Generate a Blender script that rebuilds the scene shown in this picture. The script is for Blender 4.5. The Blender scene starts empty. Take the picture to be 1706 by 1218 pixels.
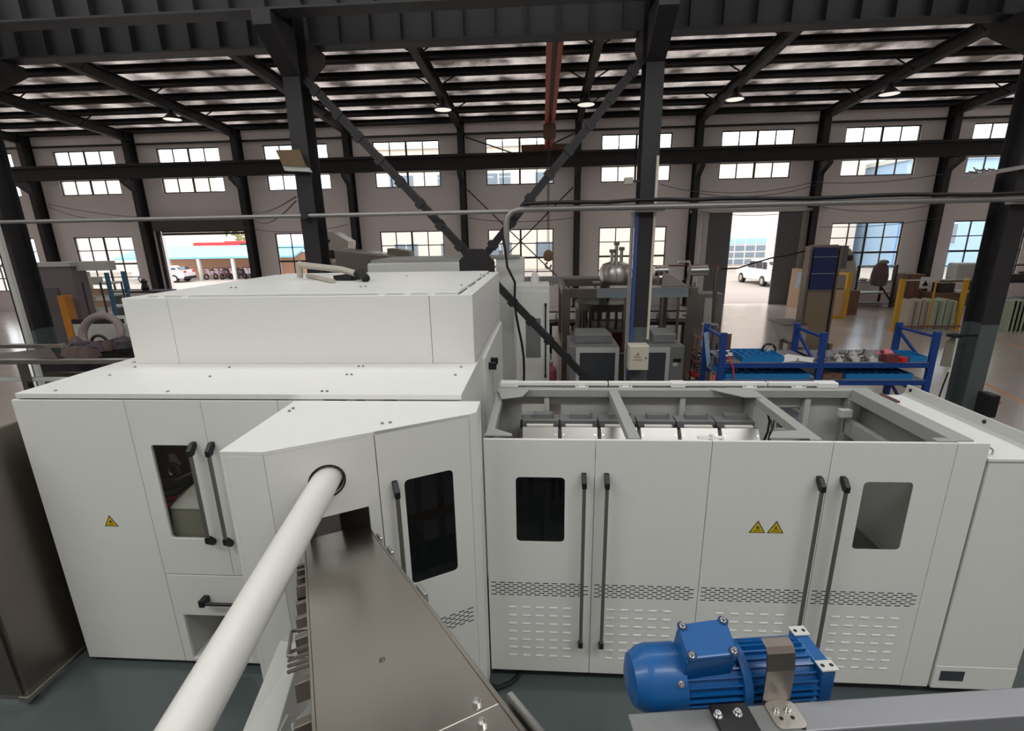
import bpy, bmesh, math, random
from mathutils import Vector, Matrix
from mathutils.geometry import tessellate_polygon
random.seed(7)
scene = bpy.context.scene
COL = scene.collection
R = math.radians
# ---------------------------------------------------------------- camera
FPX, PITCH, YAW, ROLL, CAMZ = 802.42, R(15.188), R(-3.805), R(1.051), 3.5
cy, sy, cp, sp, cr, sr = math.cos(YAW), math.sin(YAW), math.cos(PITCH), math.sin(PITCH), math.cos(ROLL), math.sin(ROLL)
FWD = Vector((sy*cp, cy*cp, -sp)); RT0 = Vector((cy, -sy, 0)); DN0 = FWD.cross(RT0)
RT = cr*RT0 + sr*DN0; DN = -sr*RT0 + cr*DN0
CAM = Vector((0, 0, CAMZ))
cam = bpy.data.objects.new('camera', bpy.data.cameras.new('camera')); COL.objects.link(cam)
cam.data.sensor_width = 36; cam.data.lens = FPX/1706*36; cam.data.clip_start = 0.02; cam.data.clip_end = 400
UPV, BK = -DN, -FWD
cam.matrix_world = Matrix(((RT.x, UPV.x, BK.x, 0), (RT.y, UPV.y, BK.y, 0), (RT.z, UPV.z, BK.z, CAMZ), (0, 0, 0, 1)))
scene.camera = cam
# ---------------------------------------------------------------- world, lights, exposure
scene.view_settings.view_transform = 'Standard'; scene.view_settings.look = 'None'
scene.view_settings.gamma = 1; scene.view_settings.use_curve_mapping = False
scene.view_settings.exposure = 0.2
w = bpy.data.worlds.new('sky'); scene.world = w; w.use_nodes = True
bg = w.node_tree.nodes['Background']; bg.inputs[0].default_value = (0.98, 0.985, 1.0, 1); bg.inputs[1].default_value = 3.0
def fill_light(name, x, y, z, sx, sy_, power, col=(0.945, 0.985, 1.0)):
    l = bpy.data.lights.new(name, 'AREA'); l.shape = 'RECTANGLE'; l.size = sx; l.size_y = sy_; l.energy = power; l.color = col
    o = bpy.data.objects.new(name, l); COL.objects.link(o); o.location = (x, y, z)
    return o
# added area lights over the unseen near bay, brightening machine tops and fronts
for x in (-10, -1, 8):
    fill_light('added_fill', x, 5.4, 9.3, 7.5, 1.4, 112)
for x in (-6.6, 4.6):
    fill_light('added_fill', x, -1.5, 9.0, 7.5, 1.4, 300)
# ---------------------------------------------------------------- pixel helpers (photo 1706 x 1218)
def ray(x, y): return RT*((x-853)/FPX) + DN*((y-609)/FPX) + FWD
def PY(x, y, Y): d = ray(x, y); return CAM + d*(Y/d.y)
def PZ(x, y, Z): d = ray(x, y); return CAM + d*((Z-CAMZ)/d.z)
def PX(x, y, X): d = ray(x, y); return CAM + d*(X/d.x)
def PN(x, y, o, n): d = ray(x, y); return CAM + d*(n.dot(o-CAM)/n.dot(d))
# ---------------------------------------------------------------- materials
def lin(c): return tuple(((v/255)/12.92 if v/255 <= 0.04045 else ((v/255+0.055)/1.055)**2.4) for v in c) + (1,)
MATS = {}
def mat(name, rgb, rough=0.5, metal=0.0, var=0.06, scale=3.0, bump=0.0, bscale=40.0, spec=0.5, stretch=None, coat=0.0):
    if name in MATS: return MATS[name]
    m = bpy.data.materials.new(name); m.use_nodes = True; nt = m.node_tree; b = nt.nodes['Principled BSDF']
    c = lin(rgb); b.inputs['Roughness'].default_value = rough; b.inputs['Metallic'].default_value = metal
    b.inputs['Specular IOR Level'].default_value = spec; b.inputs['Coat Weight'].default_value = coat
    tc = nt.nodes.new('ShaderNodeTexCoord'); mp = nt.nodes.new('ShaderNodeMapping'); nt.links.new(tc.outputs['Object'], mp.inputs[0])
    if stretch: mp.inputs['Scale'].default_value = stretch
    n = nt.nodes.new('ShaderNodeTexNoise'); n.inputs['Scale'].default_value = scale; n.inputs['Detail'].default_value = 5
    nt.links.new(mp.outputs[0], n.inputs['Vector'])
    mx = nt.nodes.new('ShaderNodeMix'); mx.data_type = 'RGBA'
    mx.inputs[6].default_value = tuple(v*(1-var) for v in c[:3])+(1,); mx.inputs[7].default_value = tuple(min(1, v*(1+var)) for v in c[:3])+(1,)
    nt.links.new(n.outputs['Fac'], mx.inputs[0]); nt.links.new(mx.outputs[2], b.inputs['Base Color'])
    if bump:
        n2 = nt.nodes.new('ShaderNodeTexNoise'); n2.inputs['Scale'].default_value = bscale; n2.inputs['Detail'].default_value = 3
        nt.links.new(mp.outputs[0], n2.inputs['Vector'])
        bp = nt.nodes.new('ShaderNodeBump'); bp.inputs['Strength'].default_value = bump; bp.inputs['Distance'].default_value = 0.02
        nt.links.new(n2.outputs['Fac'], bp.inputs['Height']); nt.links.new(bp.outputs[0], b.inputs['Normal'])
    MATS[name] = m; return m
def glassmat(name, tint, refl=0.08, rough=0.02):
    if name in MATS: return MATS[name]
    m = bpy.data.materials.new(name); m.use_nodes = True; nt = m.node_tree; nt.nodes.clear()
    out = nt.nodes.new('ShaderNodeOutputMaterial'); t = nt.nodes.new('ShaderNodeBsdfTransparent'); g = nt.nodes.new('ShaderNodeBsdfGlossy')
    t.inputs[0].default_value = (*tint, 1); g.inputs['Roughness'].default_value = rough
    fr = nt.nodes.new('ShaderNodeFresnel'); fr.inputs[0].default_value = 1.5
    mx = nt.nodes.new('ShaderNodeMixShader'); ge = nt.nodes.new('ShaderNodeNewGeometry'); sb = nt.nodes.new('ShaderNodeMath'); sb.operation = 'SUBTRACT'; sb.inputs[0].default_value = 1; nt.links.new(ge.outputs['Backfacing'], sb.inputs[1])
    ml = nt.nodes.new('ShaderNodeMath'); ml.operation = 'MULTIPLY'; nt.links.new(fr.outputs[0], ml.inputs[0]); nt.links.new(sb.outputs[0], ml.inputs[1])
    nt.links.new(ml.outputs[0], mx.inputs[0]); nt.links.new(t.outputs[0], mx.inputs[1]); nt.links.new(g.outputs[0], mx.inputs[2])
    nt.links.new(mx.outputs[0], out.inputs[0]); MATS[name] = m; return m
def emit(name, rgb, s):
    m = bpy.data.materials.new(name); m.use_nodes = True; b = m.node_tree.nodes['Principled BSDF']
    b.inputs['Base Color'].default_value = lin(rgb); b.inputs['Emission Color'].default_value = lin(rgb); b.inputs['Emission Strength'].default_value = s
    MATS[name] = m; return m
WHITE = mat('white_powder_coat', (232, 233, 228), 0.38, var=0.015, scale=1.2)
GREYW = mat('light_grey_paint', (196, 197, 192), 0.4, var=0.02)
FRAMEG = mat('grey_frame_paint', (165, 167, 163), 0.45, var=0.03)
DARKST = mat('dark_steel_paint', (40, 38, 39), 0.55, var=0.25, scale=1.5)
DARKER = mat('dark_roof_steel', (34, 30, 29), 0.6, var=0.3, scale=1.5)
BEAMG = mat('charcoal_beam_paint', (38, 38, 41), 0.55, var=0.2, scale=0.8)
GREENG = mat('grey_green_column_paint', (84, 94, 92), 0.5, var=0.08)
STEEL = mat('brushed_stainless', (188, 184, 178), 0.27, 1.0, var=0.06, scale=4, stretch=(1, 1, 14), bump=0.02)
STEELD = mat('dull_stainless', (140, 132, 124), 0.4, 1.0, var=0.12, scale=3)
CHROME = mat('bolt_steel', (200, 200, 198), 0.22, 1.0, var=0.04)
ALU = mat('handle_grey', (122, 118, 111), 0.35, 0.5, var=0.05)
BLACK = mat('black_plastic', (22, 22, 23), 0.45, var=0.1)
RUBBER = mat('black_rubber', (16, 16, 17), 0.6, var=0.1)
BLUE = mat('rack_blue_paint', (22, 62, 132), 0.45, var=0.12, scale=6)
MOTORB = mat('motor_blue_enamel', (6, 84, 146), 0.38, var=0.05, scale=8, coat=0.15)
TRAYB = mat('tray_blue_plastic', (30, 118, 178), 0.4, var=0.08)
YELLOW = mat('safety_yellow_paint', (205, 160, 38), 0.5, var=0.1)
ORANGE = mat('crane_orange_paint', (188, 84, 52), 0.5, var=0.12)
RED = mat('red_paint', (196, 44, 44), 0.45, var=0.1)
WOODT = mat('tan_board', (196, 165, 135), 0.6, var=0.1, scale=2)
BROWN = mat('brown_cardboard', (110, 82, 66), 0.75, var=0.15)
DARKG = mat('charcoal_panel', (62, 65, 70), 0.5, var=0.06)
COMPG = mat('compressor_grey', (122, 124, 123), 0.45, var=0.06)
PIPEG = mat('galvanised_conduit', (160, 158, 156), 0.42, 0.5, var=0.1, scale=6)
TUBEW = mat('white_pvc', (224, 223, 217), 0.32, var=0.015, scale=2)
LABELY = mat('label_yellow', (222, 196, 22), 0.5, var=0.03)
LABELK = mat('label_black', (40, 36, 10), 0.5, var=0.03)
CREAM = mat('cream_box_paint', (205, 200, 182), 0.45, var=0.04)
GLASS = glassmat('window_glass', (0.93, 0.95, 0.95))
TINT = glassmat('tinted_door_glass', (0.3, 0.31, 0.32))
CLEARG = glassmat('clear_door_glass', (0.82, 0.82, 0.8))
GLASSD = glassmat('machine_guard_glass', (0.7, 0.72, 0.72))
# ---------------------------------------------------------------- mesh builder
class MB:
    def __init__(s): s.v = []; s.f = []
    def add(s, vs, fs):
        n = len(s.v); s.v += [Vector(p) for p in vs]; s.f += [tuple(i+n for i in q) for q in fs]; return s
    def obox(s, o, U, V, W):
        o, U, V, W = Vector(o), Vector(U), Vector(V), Vector(W)
        if U.cross(V).dot(W) < 0: U, V = V, U
        vs = [o, o+U, o+U+V, o+V, o+W, o+U+W, o+U+V+W, o+V+W]
        return s.add(vs, [(3, 2, 1, 0), (4, 5, 6, 7), (0, 1, 5, 4), (1, 2, 6, 5), (2, 3, 7, 6), (3, 0, 4, 7)])
    def box(s, x0, y0, z0, x1, y1, z1): return s.obox((x0, y0, z0), (x1-x0, 0, 0), (0, y1-y0, 0), (0, 0, z1-z0))
    def prism(s, pts, ext):
        pts = [Vector(p) for p in pts]; e = Vector(ext); n = len(pts)
        nr = sum(((pts[i]-pts[0]).cross(pts[(i+1) % n]-pts[0]) for i in range(1, n-1)), Vector())
        if nr.dot(e) < 0: pts = pts[::-1]
        return s.add(pts+[p+e for p in pts], [tuple(range(n-1, -1, -1)), tuple(range(n, 2*n))]+[(i, (i+1) % n, (i+1) % n+n, i+n) for i in range(n)])
    def cyl(s, p0, p1, r0, r1=None, n=14, cap=True):
        p0, p1 = Vector(p0), Vector(p1); r1 = r0 if r1 is None else r1
        a = (p1-p0).normalized(); b = a.orthogonal().normalized(); c = a.cross(b)
        vs = []
        for p, r in ((p0, r0), (p1, r1)):
            vs += [p+(b*math.cos(2*math.pi*i/n)+c*math.sin(2*math.pi*i/n))*r for i in range(n)]
        fs = [(i, (i+1) % n, (i+1) % n+n, i+n) for i in range(n)]
        if cap: fs += [tuple(range(n-1, -1, -1)), tuple(range(n, 2*n))]
        return s.add(vs, fs)
    def tube(s, pts, r, n=8, closed=False):
        pts = [Vector(p) for p in pts]; m = len(pts); vs = []; prev = None
        for i, p in enumerate(pts):
            t = (pts[(i+1) % m]-pts[i-1]) if (closed or 0 < i < m-1) else (pts[1]-pts[0] if i == 0 else pts[-1]-pts[-2])
            t.normalize()
            b = t.orthogonal().normalized() if prev is None else (prev-t*prev.dot(t)).normalized()
            prev = b; c = t.cross(b)
            vs += [p+(b*math.cos(2*math.pi*k/n)+c*math.sin(2*math.pi*k/n))*r for k in range(n)]
        fs = []
        for i in range(m if closed else m-1):
            j = (i+1) % m
            fs += [(i*n+k, i*n+(k+1) % n, j*n+(k+1) % n, j*n+k) for k in range(n)]
        if not closed: fs += [tuple(range(n-1, -1, -1)), tuple(range((m-1)*n, m*n))]
        return s.add(vs, fs)
    def lathe(s, prof, c=(0, 0, 0), n=20, axis=(0, 0, 1)):
        c = Vector(c); a = Vector(axis).normalized(); b = a.orthogonal().normalized(); d = a.cross(b); vs = []; m = len(prof)
        for r, h in prof: vs += [c+a*h+(b*math.cos(2*math.pi*i/n)+d*math.sin(2*math.pi*i/n))*r for i in range(n)]
        fs = [(j*n+i, j*n+(i+1) % n, (j+1)*n+(i+1) % n, (j+1)*n+i) for j in range(m-1) for i in range(n)]
        fs += [tuple(range(n-1, -1, -1)), tuple(range((m-1)*n, m*n))]
        return s.add(vs, fs)
    def ibeam(s, p0, p1, w, h, tf=0.02, tw=0.015, side=None):
        p0, p1 = Vector(p0), Vector(p1); a = p1-p0; an = a.normalized()
        if side is None: side = an.cross(Vector((0, 0, 1)))
        sd = Vector(side).normalized(); up = sd.cross(an).normalized()
        if up.z < 0 and abs(an.z) < .9: up = -up
        for k in (-h/2, h/2-tf): s.obox(p0-sd*w/2+up*k, a, sd*w, up*tf)
        s.obox(p0-sd*tw/2-up*(h/2-tf), a, sd*tw, up*(h-2*tf)); return s
    def plate(s, outer, holes, o, U, V, W, t):
        """flat sheet with holes; outer/holes are (u,v) loops, thickness t along W"""
        o, U, V, W = Vector(o), Vector(U), Vector(V), Vector(W)
        loops = [list(outer)]+[list(h) for h in holes]; flat = [p for lp in loops for p in lp]; n0 = len(flat)
        tris = tessellate_polygon([[Vector((u, v, 0)) for u, v in lp] for lp in loops])
        base = [o+U*u+V*v for u, v in flat]; fs = []
        for q in tris:
            a, b, c = (flat[i] for i in q); cr_ = (b[0]-a[0])*(c[1]-a[1])-(b[1]-a[1])*(c[0]-a[0])
            if abs(cr_) < 1e-12: continue
            if cr_ < 0: q = q[::-1]
            fs += [tuple(q[::-1]), tuple(i+n0 for i in q)]
        st = 0
        for li, lp in enumerate(loops):
            k = len(lp); idx = list(range(st, st+k)); st += k
            area = sum(lp[i][0]*lp[(i+1) % k][1]-lp[(i+1) % k][0]*lp[i][1] for i in range(k))
            if (area < 0) != (li > 0): idx = idx[::-1]
            fs += [(idx[i], idx[(i+1) % k], idx[(i+1) % k]+n0, idx[i]+n0) for i in range(k)]
        if U.cross(V).dot(W) < 0: fs = [q[::-1] for q in fs]
        return s.add(base+[p+W*t for p in base], fs)
    def build(s, name, m, parent=None, bevel=0.0, smooth=False, sharp=35):
        off = Vector(parent['_loc']) if parent is not None and '_loc' in parent else Vector()
        me = bpy.data.meshes.new(name); me.from_pydata([p-off for p in s.v], [], s.f)
        me.materials.append(m)
        if smooth:
            me.polygons.foreach_set('use_smooth', [True]*len(me.polygons)); me.set_sharp_from_angle(angle=R(sharp))
        o = bpy.data.objects.new(name, me); COL.objects.link(o)
        if parent is not None:
            o.parent = parent
            if '_loc' in parent: o['_loc'] = parent['_loc']
        if bevel:
            b = o.modifiers.new('edge', 'BEVEL'); b.width = bevel; b.segments = 2; b.limit_method = 'ANGLE'; b.angle_limit = R(50)
        return o
def tag(o, label=None, cat=None, group=None, kind=None):
    if label: o['label'] = label
    if cat: o['category'] = cat
    if group: o['group'] = group
    if kind: o['kind'] = kind
    return o
def thing(name, loc, label, cat, group=None):
    o = bpy.data.objects.new(name, None); COL.objects.link(o); o.location = loc; o['_loc'] = tuple(loc); o.empty_display_size = 0.1
    return tag(o, label, cat, group)
def link_copy(src, parent=None, loc=None, rot=None):
    c = src.copy(); COL.objects.link(c)
    if parent is not None: c.parent = parent
    if loc is not None: c.location = loc
    if rot is not None: c.rotation_euler = rot
    return c
def copy_tree(o, loc=None, rz=None, parent=None, label=None):
    c = o.copy(); COL.objects.link(c); c.parent = parent
    if loc is not None: c.location = loc
    if rz is not None: c.rotation_euler = (0, 0, rz)
    if label: c['label'] = label
    for ch in list(o.children): copy_tree(ch, parent=c)
    return c
def struct(o): o['kind'] = 'structure'; return o
def rrect(u0, v0, u1, v1, r=0.03, n=4):
    pts = []
    for cx, cyy, a0 in ((u1-r, v1-r, 0), (u0+r, v1-r, 90), (u0+r, v0+r, 180), (u1-r, v0+r, 270)):
        pts += [(cx+r*math.cos(R(a0+90*i/n)), cyy+r*math.sin(R(a0+90*i/n))) for i in range(n+1)]
    return pts
def rect(u0, v0, u1, v1): return [(u0, v0), (u1, v0), (u1, v1), (u0, v1)]
def circ(u, v, r, n=24): return [(u+r*math.cos(2*math.pi*i/n), v+r*math.sin(2*math.pi*i/n)) for i in range(n)]
X3, Y3, Z3 = Vector((1, 0, 0)), Vector((0, 1, 0)), Vector((0, 0, 1))
# ================================================================ SETTING
WALLY, BAY = 24.30, 5.39
XC = lambda k: -1.08+BAY*k
XCOL = lambda k: -3.775+BAY*k
def roofz(Y): return 8.78+0.075*(24.3-Y) if Y >= 8.1 else 8.78+0.075*(24.3-8.1)-0.075*(8.1-Y)
def floor_mat():
    m = mat('epoxy_floor', (86, 96, 95), 0.2, var=0.1, scale=0.5, spec=0.6)
    nt = m.node_tree; b = nt.nodes['Principled BSDF']; tc = nt.nodes['Texture Coordinate']
    n = nt.nodes.new('ShaderNodeTexNoise'); n.inputs['Scale'].default_value = 0.7; n.inputs['Detail'].default_value = 6
    mr = nt.nodes.new('ShaderNodeMapRange'); mr.inputs[3].default_value = 0.1; mr.inputs[4].default_value = 0.28
    nt.links.new(tc.outputs['Object'], n.inputs[0]); nt.links.new(n.outputs['Fac'], mr.inputs[0]); nt.links.new(mr.outputs[0], b.inputs['Roughness'])
    # paler far bay: grazing reflection put into the colour of the same green-grey epoxy
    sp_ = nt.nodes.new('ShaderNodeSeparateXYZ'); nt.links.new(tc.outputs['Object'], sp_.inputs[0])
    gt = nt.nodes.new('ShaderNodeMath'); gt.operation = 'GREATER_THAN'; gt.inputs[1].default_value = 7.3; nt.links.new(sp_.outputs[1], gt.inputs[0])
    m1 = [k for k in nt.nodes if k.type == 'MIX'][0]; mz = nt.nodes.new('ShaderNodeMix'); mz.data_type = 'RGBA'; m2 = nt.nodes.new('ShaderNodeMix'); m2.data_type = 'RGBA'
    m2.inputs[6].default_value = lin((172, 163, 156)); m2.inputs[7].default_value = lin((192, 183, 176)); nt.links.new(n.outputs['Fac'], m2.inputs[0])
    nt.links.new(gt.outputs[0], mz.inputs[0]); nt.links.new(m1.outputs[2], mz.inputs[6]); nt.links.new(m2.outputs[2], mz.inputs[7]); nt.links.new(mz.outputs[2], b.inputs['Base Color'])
    return m
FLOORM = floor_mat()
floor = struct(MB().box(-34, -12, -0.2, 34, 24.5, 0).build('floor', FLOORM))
LINEO = mat('orange_floor_line', (196, 140, 96), 0.4, var=0.15, scale=6)
for a, b in (((1640, 556), (1706, 582)), ((1628, 632), (1706, 672))):      # orange lane lines on the floor
    p, q = PZ(*a, 0), PZ(*b, 0); d = (q-p); q = q+d*0.8; n = Vector((-d.y, d.x, 0)).normalized()*0.05
    MB().prism([p-n+Z3*.0005, q-n+Z3*.0005, q+n+Z3*.0005, p+n+Z3*.0005], (0, 0, 0.002)).build('floor_line', LINEO, floor)
WALLM = mat('white_plaster_wall', (236, 230, 228), 0.85, var=0.05, scale=0.35, bump=0.05, bscale=12)
LDX0, LDX1, LDZ = -19.45, -14.75, 4.55        # roller door opening
RDX0, RDX1, RDZ = 7.65, 12.05, 4.32           # sliding door opening
wins = []; ops = [(LDX0, LDX1, 0, LDZ), (RDX0, RDX1, 0, RDZ)]
for k in range(-5, 6):
    wins.append((XC(k), 5.79, 7.86, 3))
    if k not in (-3, 2): wins.append((XC(k), 1.03, 3.76, 4))
ops += [(x-1.6, x+1.6, z0, z1) for x, z0, z1, n in wins]
xs = sorted({-34.0, 34.0} | {v for o in ops for v in o[:2]}); m = MB()
for xa, xb in zip(xs, xs[1:]):
    zz = 0.0
    for o in sorted([o for o in ops if o[0] < (xa+xb)/2 < o[1]], key=lambda o: o[2]):
        if o[2] > zz: m.box(xa, WALLY, zz, xb, WALLY+.24, o[2])
        zz = o[3]
    m.box(xa, WALLY, zz, xb, WALLY+.24, 9.0)
wall = struct(m.build('wall_back', WALLM))
WFRAME = mat('dark_window_frame', (66, 60, 58), 0.5, var=0.1)
panes = {}
for i, (xc, z0, z1, nr) in enumerate(wins):
    if xc < -29 or xc > 26.5: continue
    m = MB(); y0, y1 = WALLY+0.05, WALLY+0.11; x0, x1 = xc-1.6, xc+1.6; fr = 0.05; mu = 0.022
    for a in ((x0, x0+fr), (x1-fr, x1)): m.box(a[0], y0, z0, a[1], y1, z1)
    for a in ((z0, z0+fr), (z1-fr, z1)): m.box(x0, y0, a[0], x1, y1, a[1])
    cw = (x1-x0)/4; rh = (z1-z0)/nr
    for c in range(1, 4):
        h = 0.045 if c == 2 else mu
        m.box(x0+c*cw-h, y0+.005, z0, x0+c*cw+h, y1-.005, z1)
    for r in range(1, nr):
        h = 0.045 if (nr == 3 and r == 2) or (nr == 4 and r == 2) else mu
        m.box(x0, y0+.008, z0+r*rh-h, x1, y1-.008, z0+r*rh+h)
    win = struct(m.build('window_%d' % (i+1), WFRAME))
    if nr not in panes: panes[nr] = MB().box(-cw/2+.01, -.004, -rh/2+.01, cw/2-.01, .004, rh/2-.01).build('pane', GLASS, win); first = panes[nr]
    else: first = link_copy(panes[nr], win)
    for c in range(4):
        for r in range(nr):
            o = first if (c == 0 and r == 0) else link_copy(first, win)
            o.location = (x0+(c+.5)*cw, WALLY+0.08, z0+(r+.5)*rh)
# dark steel rail along the wall top and the end walls
struct(MB().box(-34, WALLY-.12, 8.02, 34, WALLY-.002, 8.10).build('trim_1', DARKST))
struct(MB().box(-34.3, -12, -.2, -34, 24.6, 9.2).build('wall_left', WALLM))
struct(MB().box(34, -12, -.2, 34.3, 24.6, 9.2).build('wall_right', WALLM))
struct(MB().box(-34, -12.3, -.2, 34, -12, 9.2).build('wall_front', WALLM))
# ---- ceiling: foil faced sheets, purlins and rafters
def foil():
    m = mat('foil_roof_lining', (206, 192, 184), 0.42, 0.75, var=0.22, scale=0.9)
    nt = m.node_tree; b = nt.nodes['Principled BSDF']; tc = nt.nodes['Texture Coordinate']; prev = None
    bp = nt.nodes.new('ShaderNodeBump'); bp.inputs['Strength'].default_value = 0.55; bp.inputs['Distance'].default_value = 0.05
    add = nt.nodes.new('ShaderNodeMath'); add.operation = 'MAXIMUM'
    for k, ang in enumerate((32, -32)):
        mp = nt.nodes.new('ShaderNodeMapping'); mp.inputs['Rotation'].default_value = (0, 0, R(ang)); nt.links.new(tc.outputs['Object'], mp.inputs[0])
        wv = nt.nodes.new('ShaderNodeTexWave'); wv.inputs['Scale'].default_value = 1.9; wv.inputs['Distortion'].default_value = 1.2; wv.inputs['Detail'].default_value = 1
        nt.links.new(mp.outputs[0], wv.inputs['Vector']); nt.links.new(wv.outputs['Fac'], add.inputs[k])
    nt.links.new(add.outputs[0], bp.inputs['Height']); nt.links.new(bp.outputs[0], b.inputs['Normal'])
    # thin sheets let some daylight through, in patches
    tr = nt.nodes.new('ShaderNodeBsdfTranslucent'); tr.inputs[0].default_value = (.95, .84, .78, 1); mxs = nt.nodes.new('ShaderNodeMixShader')
    n3 = nt.nodes.new('ShaderNodeTexNoise'); n3.inputs['Scale'].default_value = .75; n3.inputs['Detail'].default_value = 4; nt.links.new(tc.outputs['Object'], n3.inputs[0])
    mr = nt.nodes.new('ShaderNodeMapRange'); mr.inputs[1].default_value = .4; mr.inputs[2].default_value = .64; mr.inputs[3].default_value = .015; mr.inputs[4].default_value = .21
    nt.links.new(n3.outputs['Fac'], mr.inputs[0]); nt.links.new(mr.outputs[0], mxs.inputs[0]); nt.links.new(b.outputs[0], mxs.inputs[1]); nt.links.new(tr.outputs[0], mxs.inputs[2])
    nt.links.new(mxs.outputs[0], nt.nodes['Material Output'].inputs[0])
    return m
FOIL = foil()
ce = MB()
for ya, yb in ((8.1, 24.56), (-12.3, 8.1)):
    ce.add([(-34, ya, roofz(ya)), (34, ya, roofz(ya)), (34, yb, roofz(yb)), (-34, yb, roofz(yb))], [(3, 2, 1, 0)])
ceil = struct(ce.build('ceiling', FOIL))
def purlin(Y, x0=-30, x1=28):
    z = roofz(Y)-0.012; m = MB(); m.box(x0, Y-.09, z-.02, x1, Y+.09, z); m.box(x0, Y+.07, z-.24, x1, Y+.09, z-.02); m.box(x0, Y-.09, z-.24, x1, Y+.09, z-.22)
    m.box(x0, Y-.09, z-.24, x1, Y-.075, z-.17); return m
for i in range(12): purlin(24.2-1.33*i).build('purlin', DARKER, ceil)
for k in range(-4, 6):
    x = XCOL(k); m = MB(); a, b = (x, 8.2, roofz(8.2)-.55), (x, 24.2, roofz(24.2)-.44)
    m.ibeam(a, b, 0.24, 0.4, 0.025, 0.015); m.build('rafter', DARKST, ceil)
for k in range(-4, 5):                                     # fly braces from rafter to purlin
    x = XCOL(k)
    for Y in (21.54, 18.88, 16.22):
        m = MB(); m.cyl((x+.05, Y, roofz(Y)-.6), (x+.75, Y, roofz(Y)-.2), .025, n=6); m.cyl((x-.05, Y, roofz(Y)-.6), (x-.75, Y, roofz(Y)-.2), .025, n=6); m.build('fly_brace', DARKER, ceil)
# ---- columns
def hcol(mb, x, y0, y1, z0, z1, w=.25, t=.018):
    mb.box(x-w/2, y0, z0, x+w/2, y0+t, z1); mb.box(x-w/2, y1-t, z0, x+w/2, y1, z1); mb.box(x-.008, y0+t, z0, x+.008, y1-t, z1); return mb
wc = None
for k in range(-4, 6):
    x = XCOL(k)
    if wc is None:
        wc = thing('wall_column', (x, 24.05, 0), 'dark painted steel column standing against the white back wall between windows', 'column', 'steel columns along the window wall')
        hcol(MB(), x, 23.78, 24.29, .02, 8.6, .27).build('shaft', DARKST, wc)
        MB().box(x-.2, 23.7, 0, x+.2, 24.29, .02).build('base_plate', DARKST, wc)
        MB().prism([(x-.11, 23.78, 6.38), (x-.11, 23.15, 6.38), (x-.11, 23.15, 6.25), (x-.11, 23.78, 5.85)], (.22, 0, 0)).build('corbel', DARKST, wc)
    else: copy_tree(wc, (x, 24.05, 0))
COLY0, COLY1 = 7.9, 8.26
cc = None
for k in range(-1, 4):
    x = XCOL(k)
    if cc is None:
        cc = thing('hall_column', (x, 8.08, 0), 'thick dark steel column with grey-green painted foot carrying the crane beams', 'column', 'steel columns in the middle of the hall')
        hcol(MB(), x, COLY0, COLY1, 2.0, 9.4, .26).build('shaft', DARKST, cc)
        hcol(MB(), x, COLY0, COLY1, .03, 2.0, .26).build('painted_foot', GREENG, cc)
        MB().box(x-.25, COLY0-.1, 0, x+.25, COLY1+.1, .03).build('base_plate', GREENG, cc)
        m = MB()
        m.prism([(x-.13, COLY0, 6.47), (x-.13, 7.25, 6.47), (x-.13, 7.25, 6.3), (x-.13, COLY0, 5.85)], (.26, 0, 0))
        m.prism([(x-.13, COLY1, 6.47), (x-.13, 8.95, 6.47), (x-.13, 8.95, 6.3), (x-.13, COLY1, 5.85)], (.26, 0, 0))
        m.build('corbel', DARKST, cc)
    else: copy_tree(cc, (x, 8.08, 0))
# ---- crane beams
def crane_beam(Y, z0, z1, x0, x1, label, stiff, wid=.3, m_=BEAMG):
    t = thing('crane_beam', ((x0+x1)/2, Y, z0), label, 'crane beam')
    m = MB(); m.box(x0, Y-wid/2, z0, x1, Y+wid/2, z0+.03); m.box(x0, Y-wid/2, z1-.03, x1, Y+wid/2, z1); m.box(x0, Y-.01, z0+.03, x1, Y+.01, z1-.03); m.build('girder', m_, t)
    if stiff:
        s0 = None; n = int((x1-x0)/.5)
        for i in range(n):
            x = x0+.25+i*.5
            if s0 is None: s0 = MB().box(x-.006, Y-wid/2+.02, z0+.03, x+.006, Y-.01, z1-.03).build('stiffener', m_, t)
            else: link_copy(s0, t, loc=(i*.5, 0, 0))
    MB().box(x0, Y-.04, z1, x1, Y+.04, z1+.1).build('rail', DARKST, t)
    return t
crane_beam(7.45, 6.49, 7.3, -11.5, 11.0, 'deep charcoal crane beam with ribbed web on the camera side of the hall columns', True)
crane_beam(8.75, 6.49, 7.3, -13.0, 12.5, 'deep charcoal crane beam with ribbed web on the window side of the hall columns', True)
crane_beam(23.38, 6.4, 6.98, -28, 26, 'dark crane beam running along the window wall across the upper windows', False, .26, DARKER)
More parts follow.
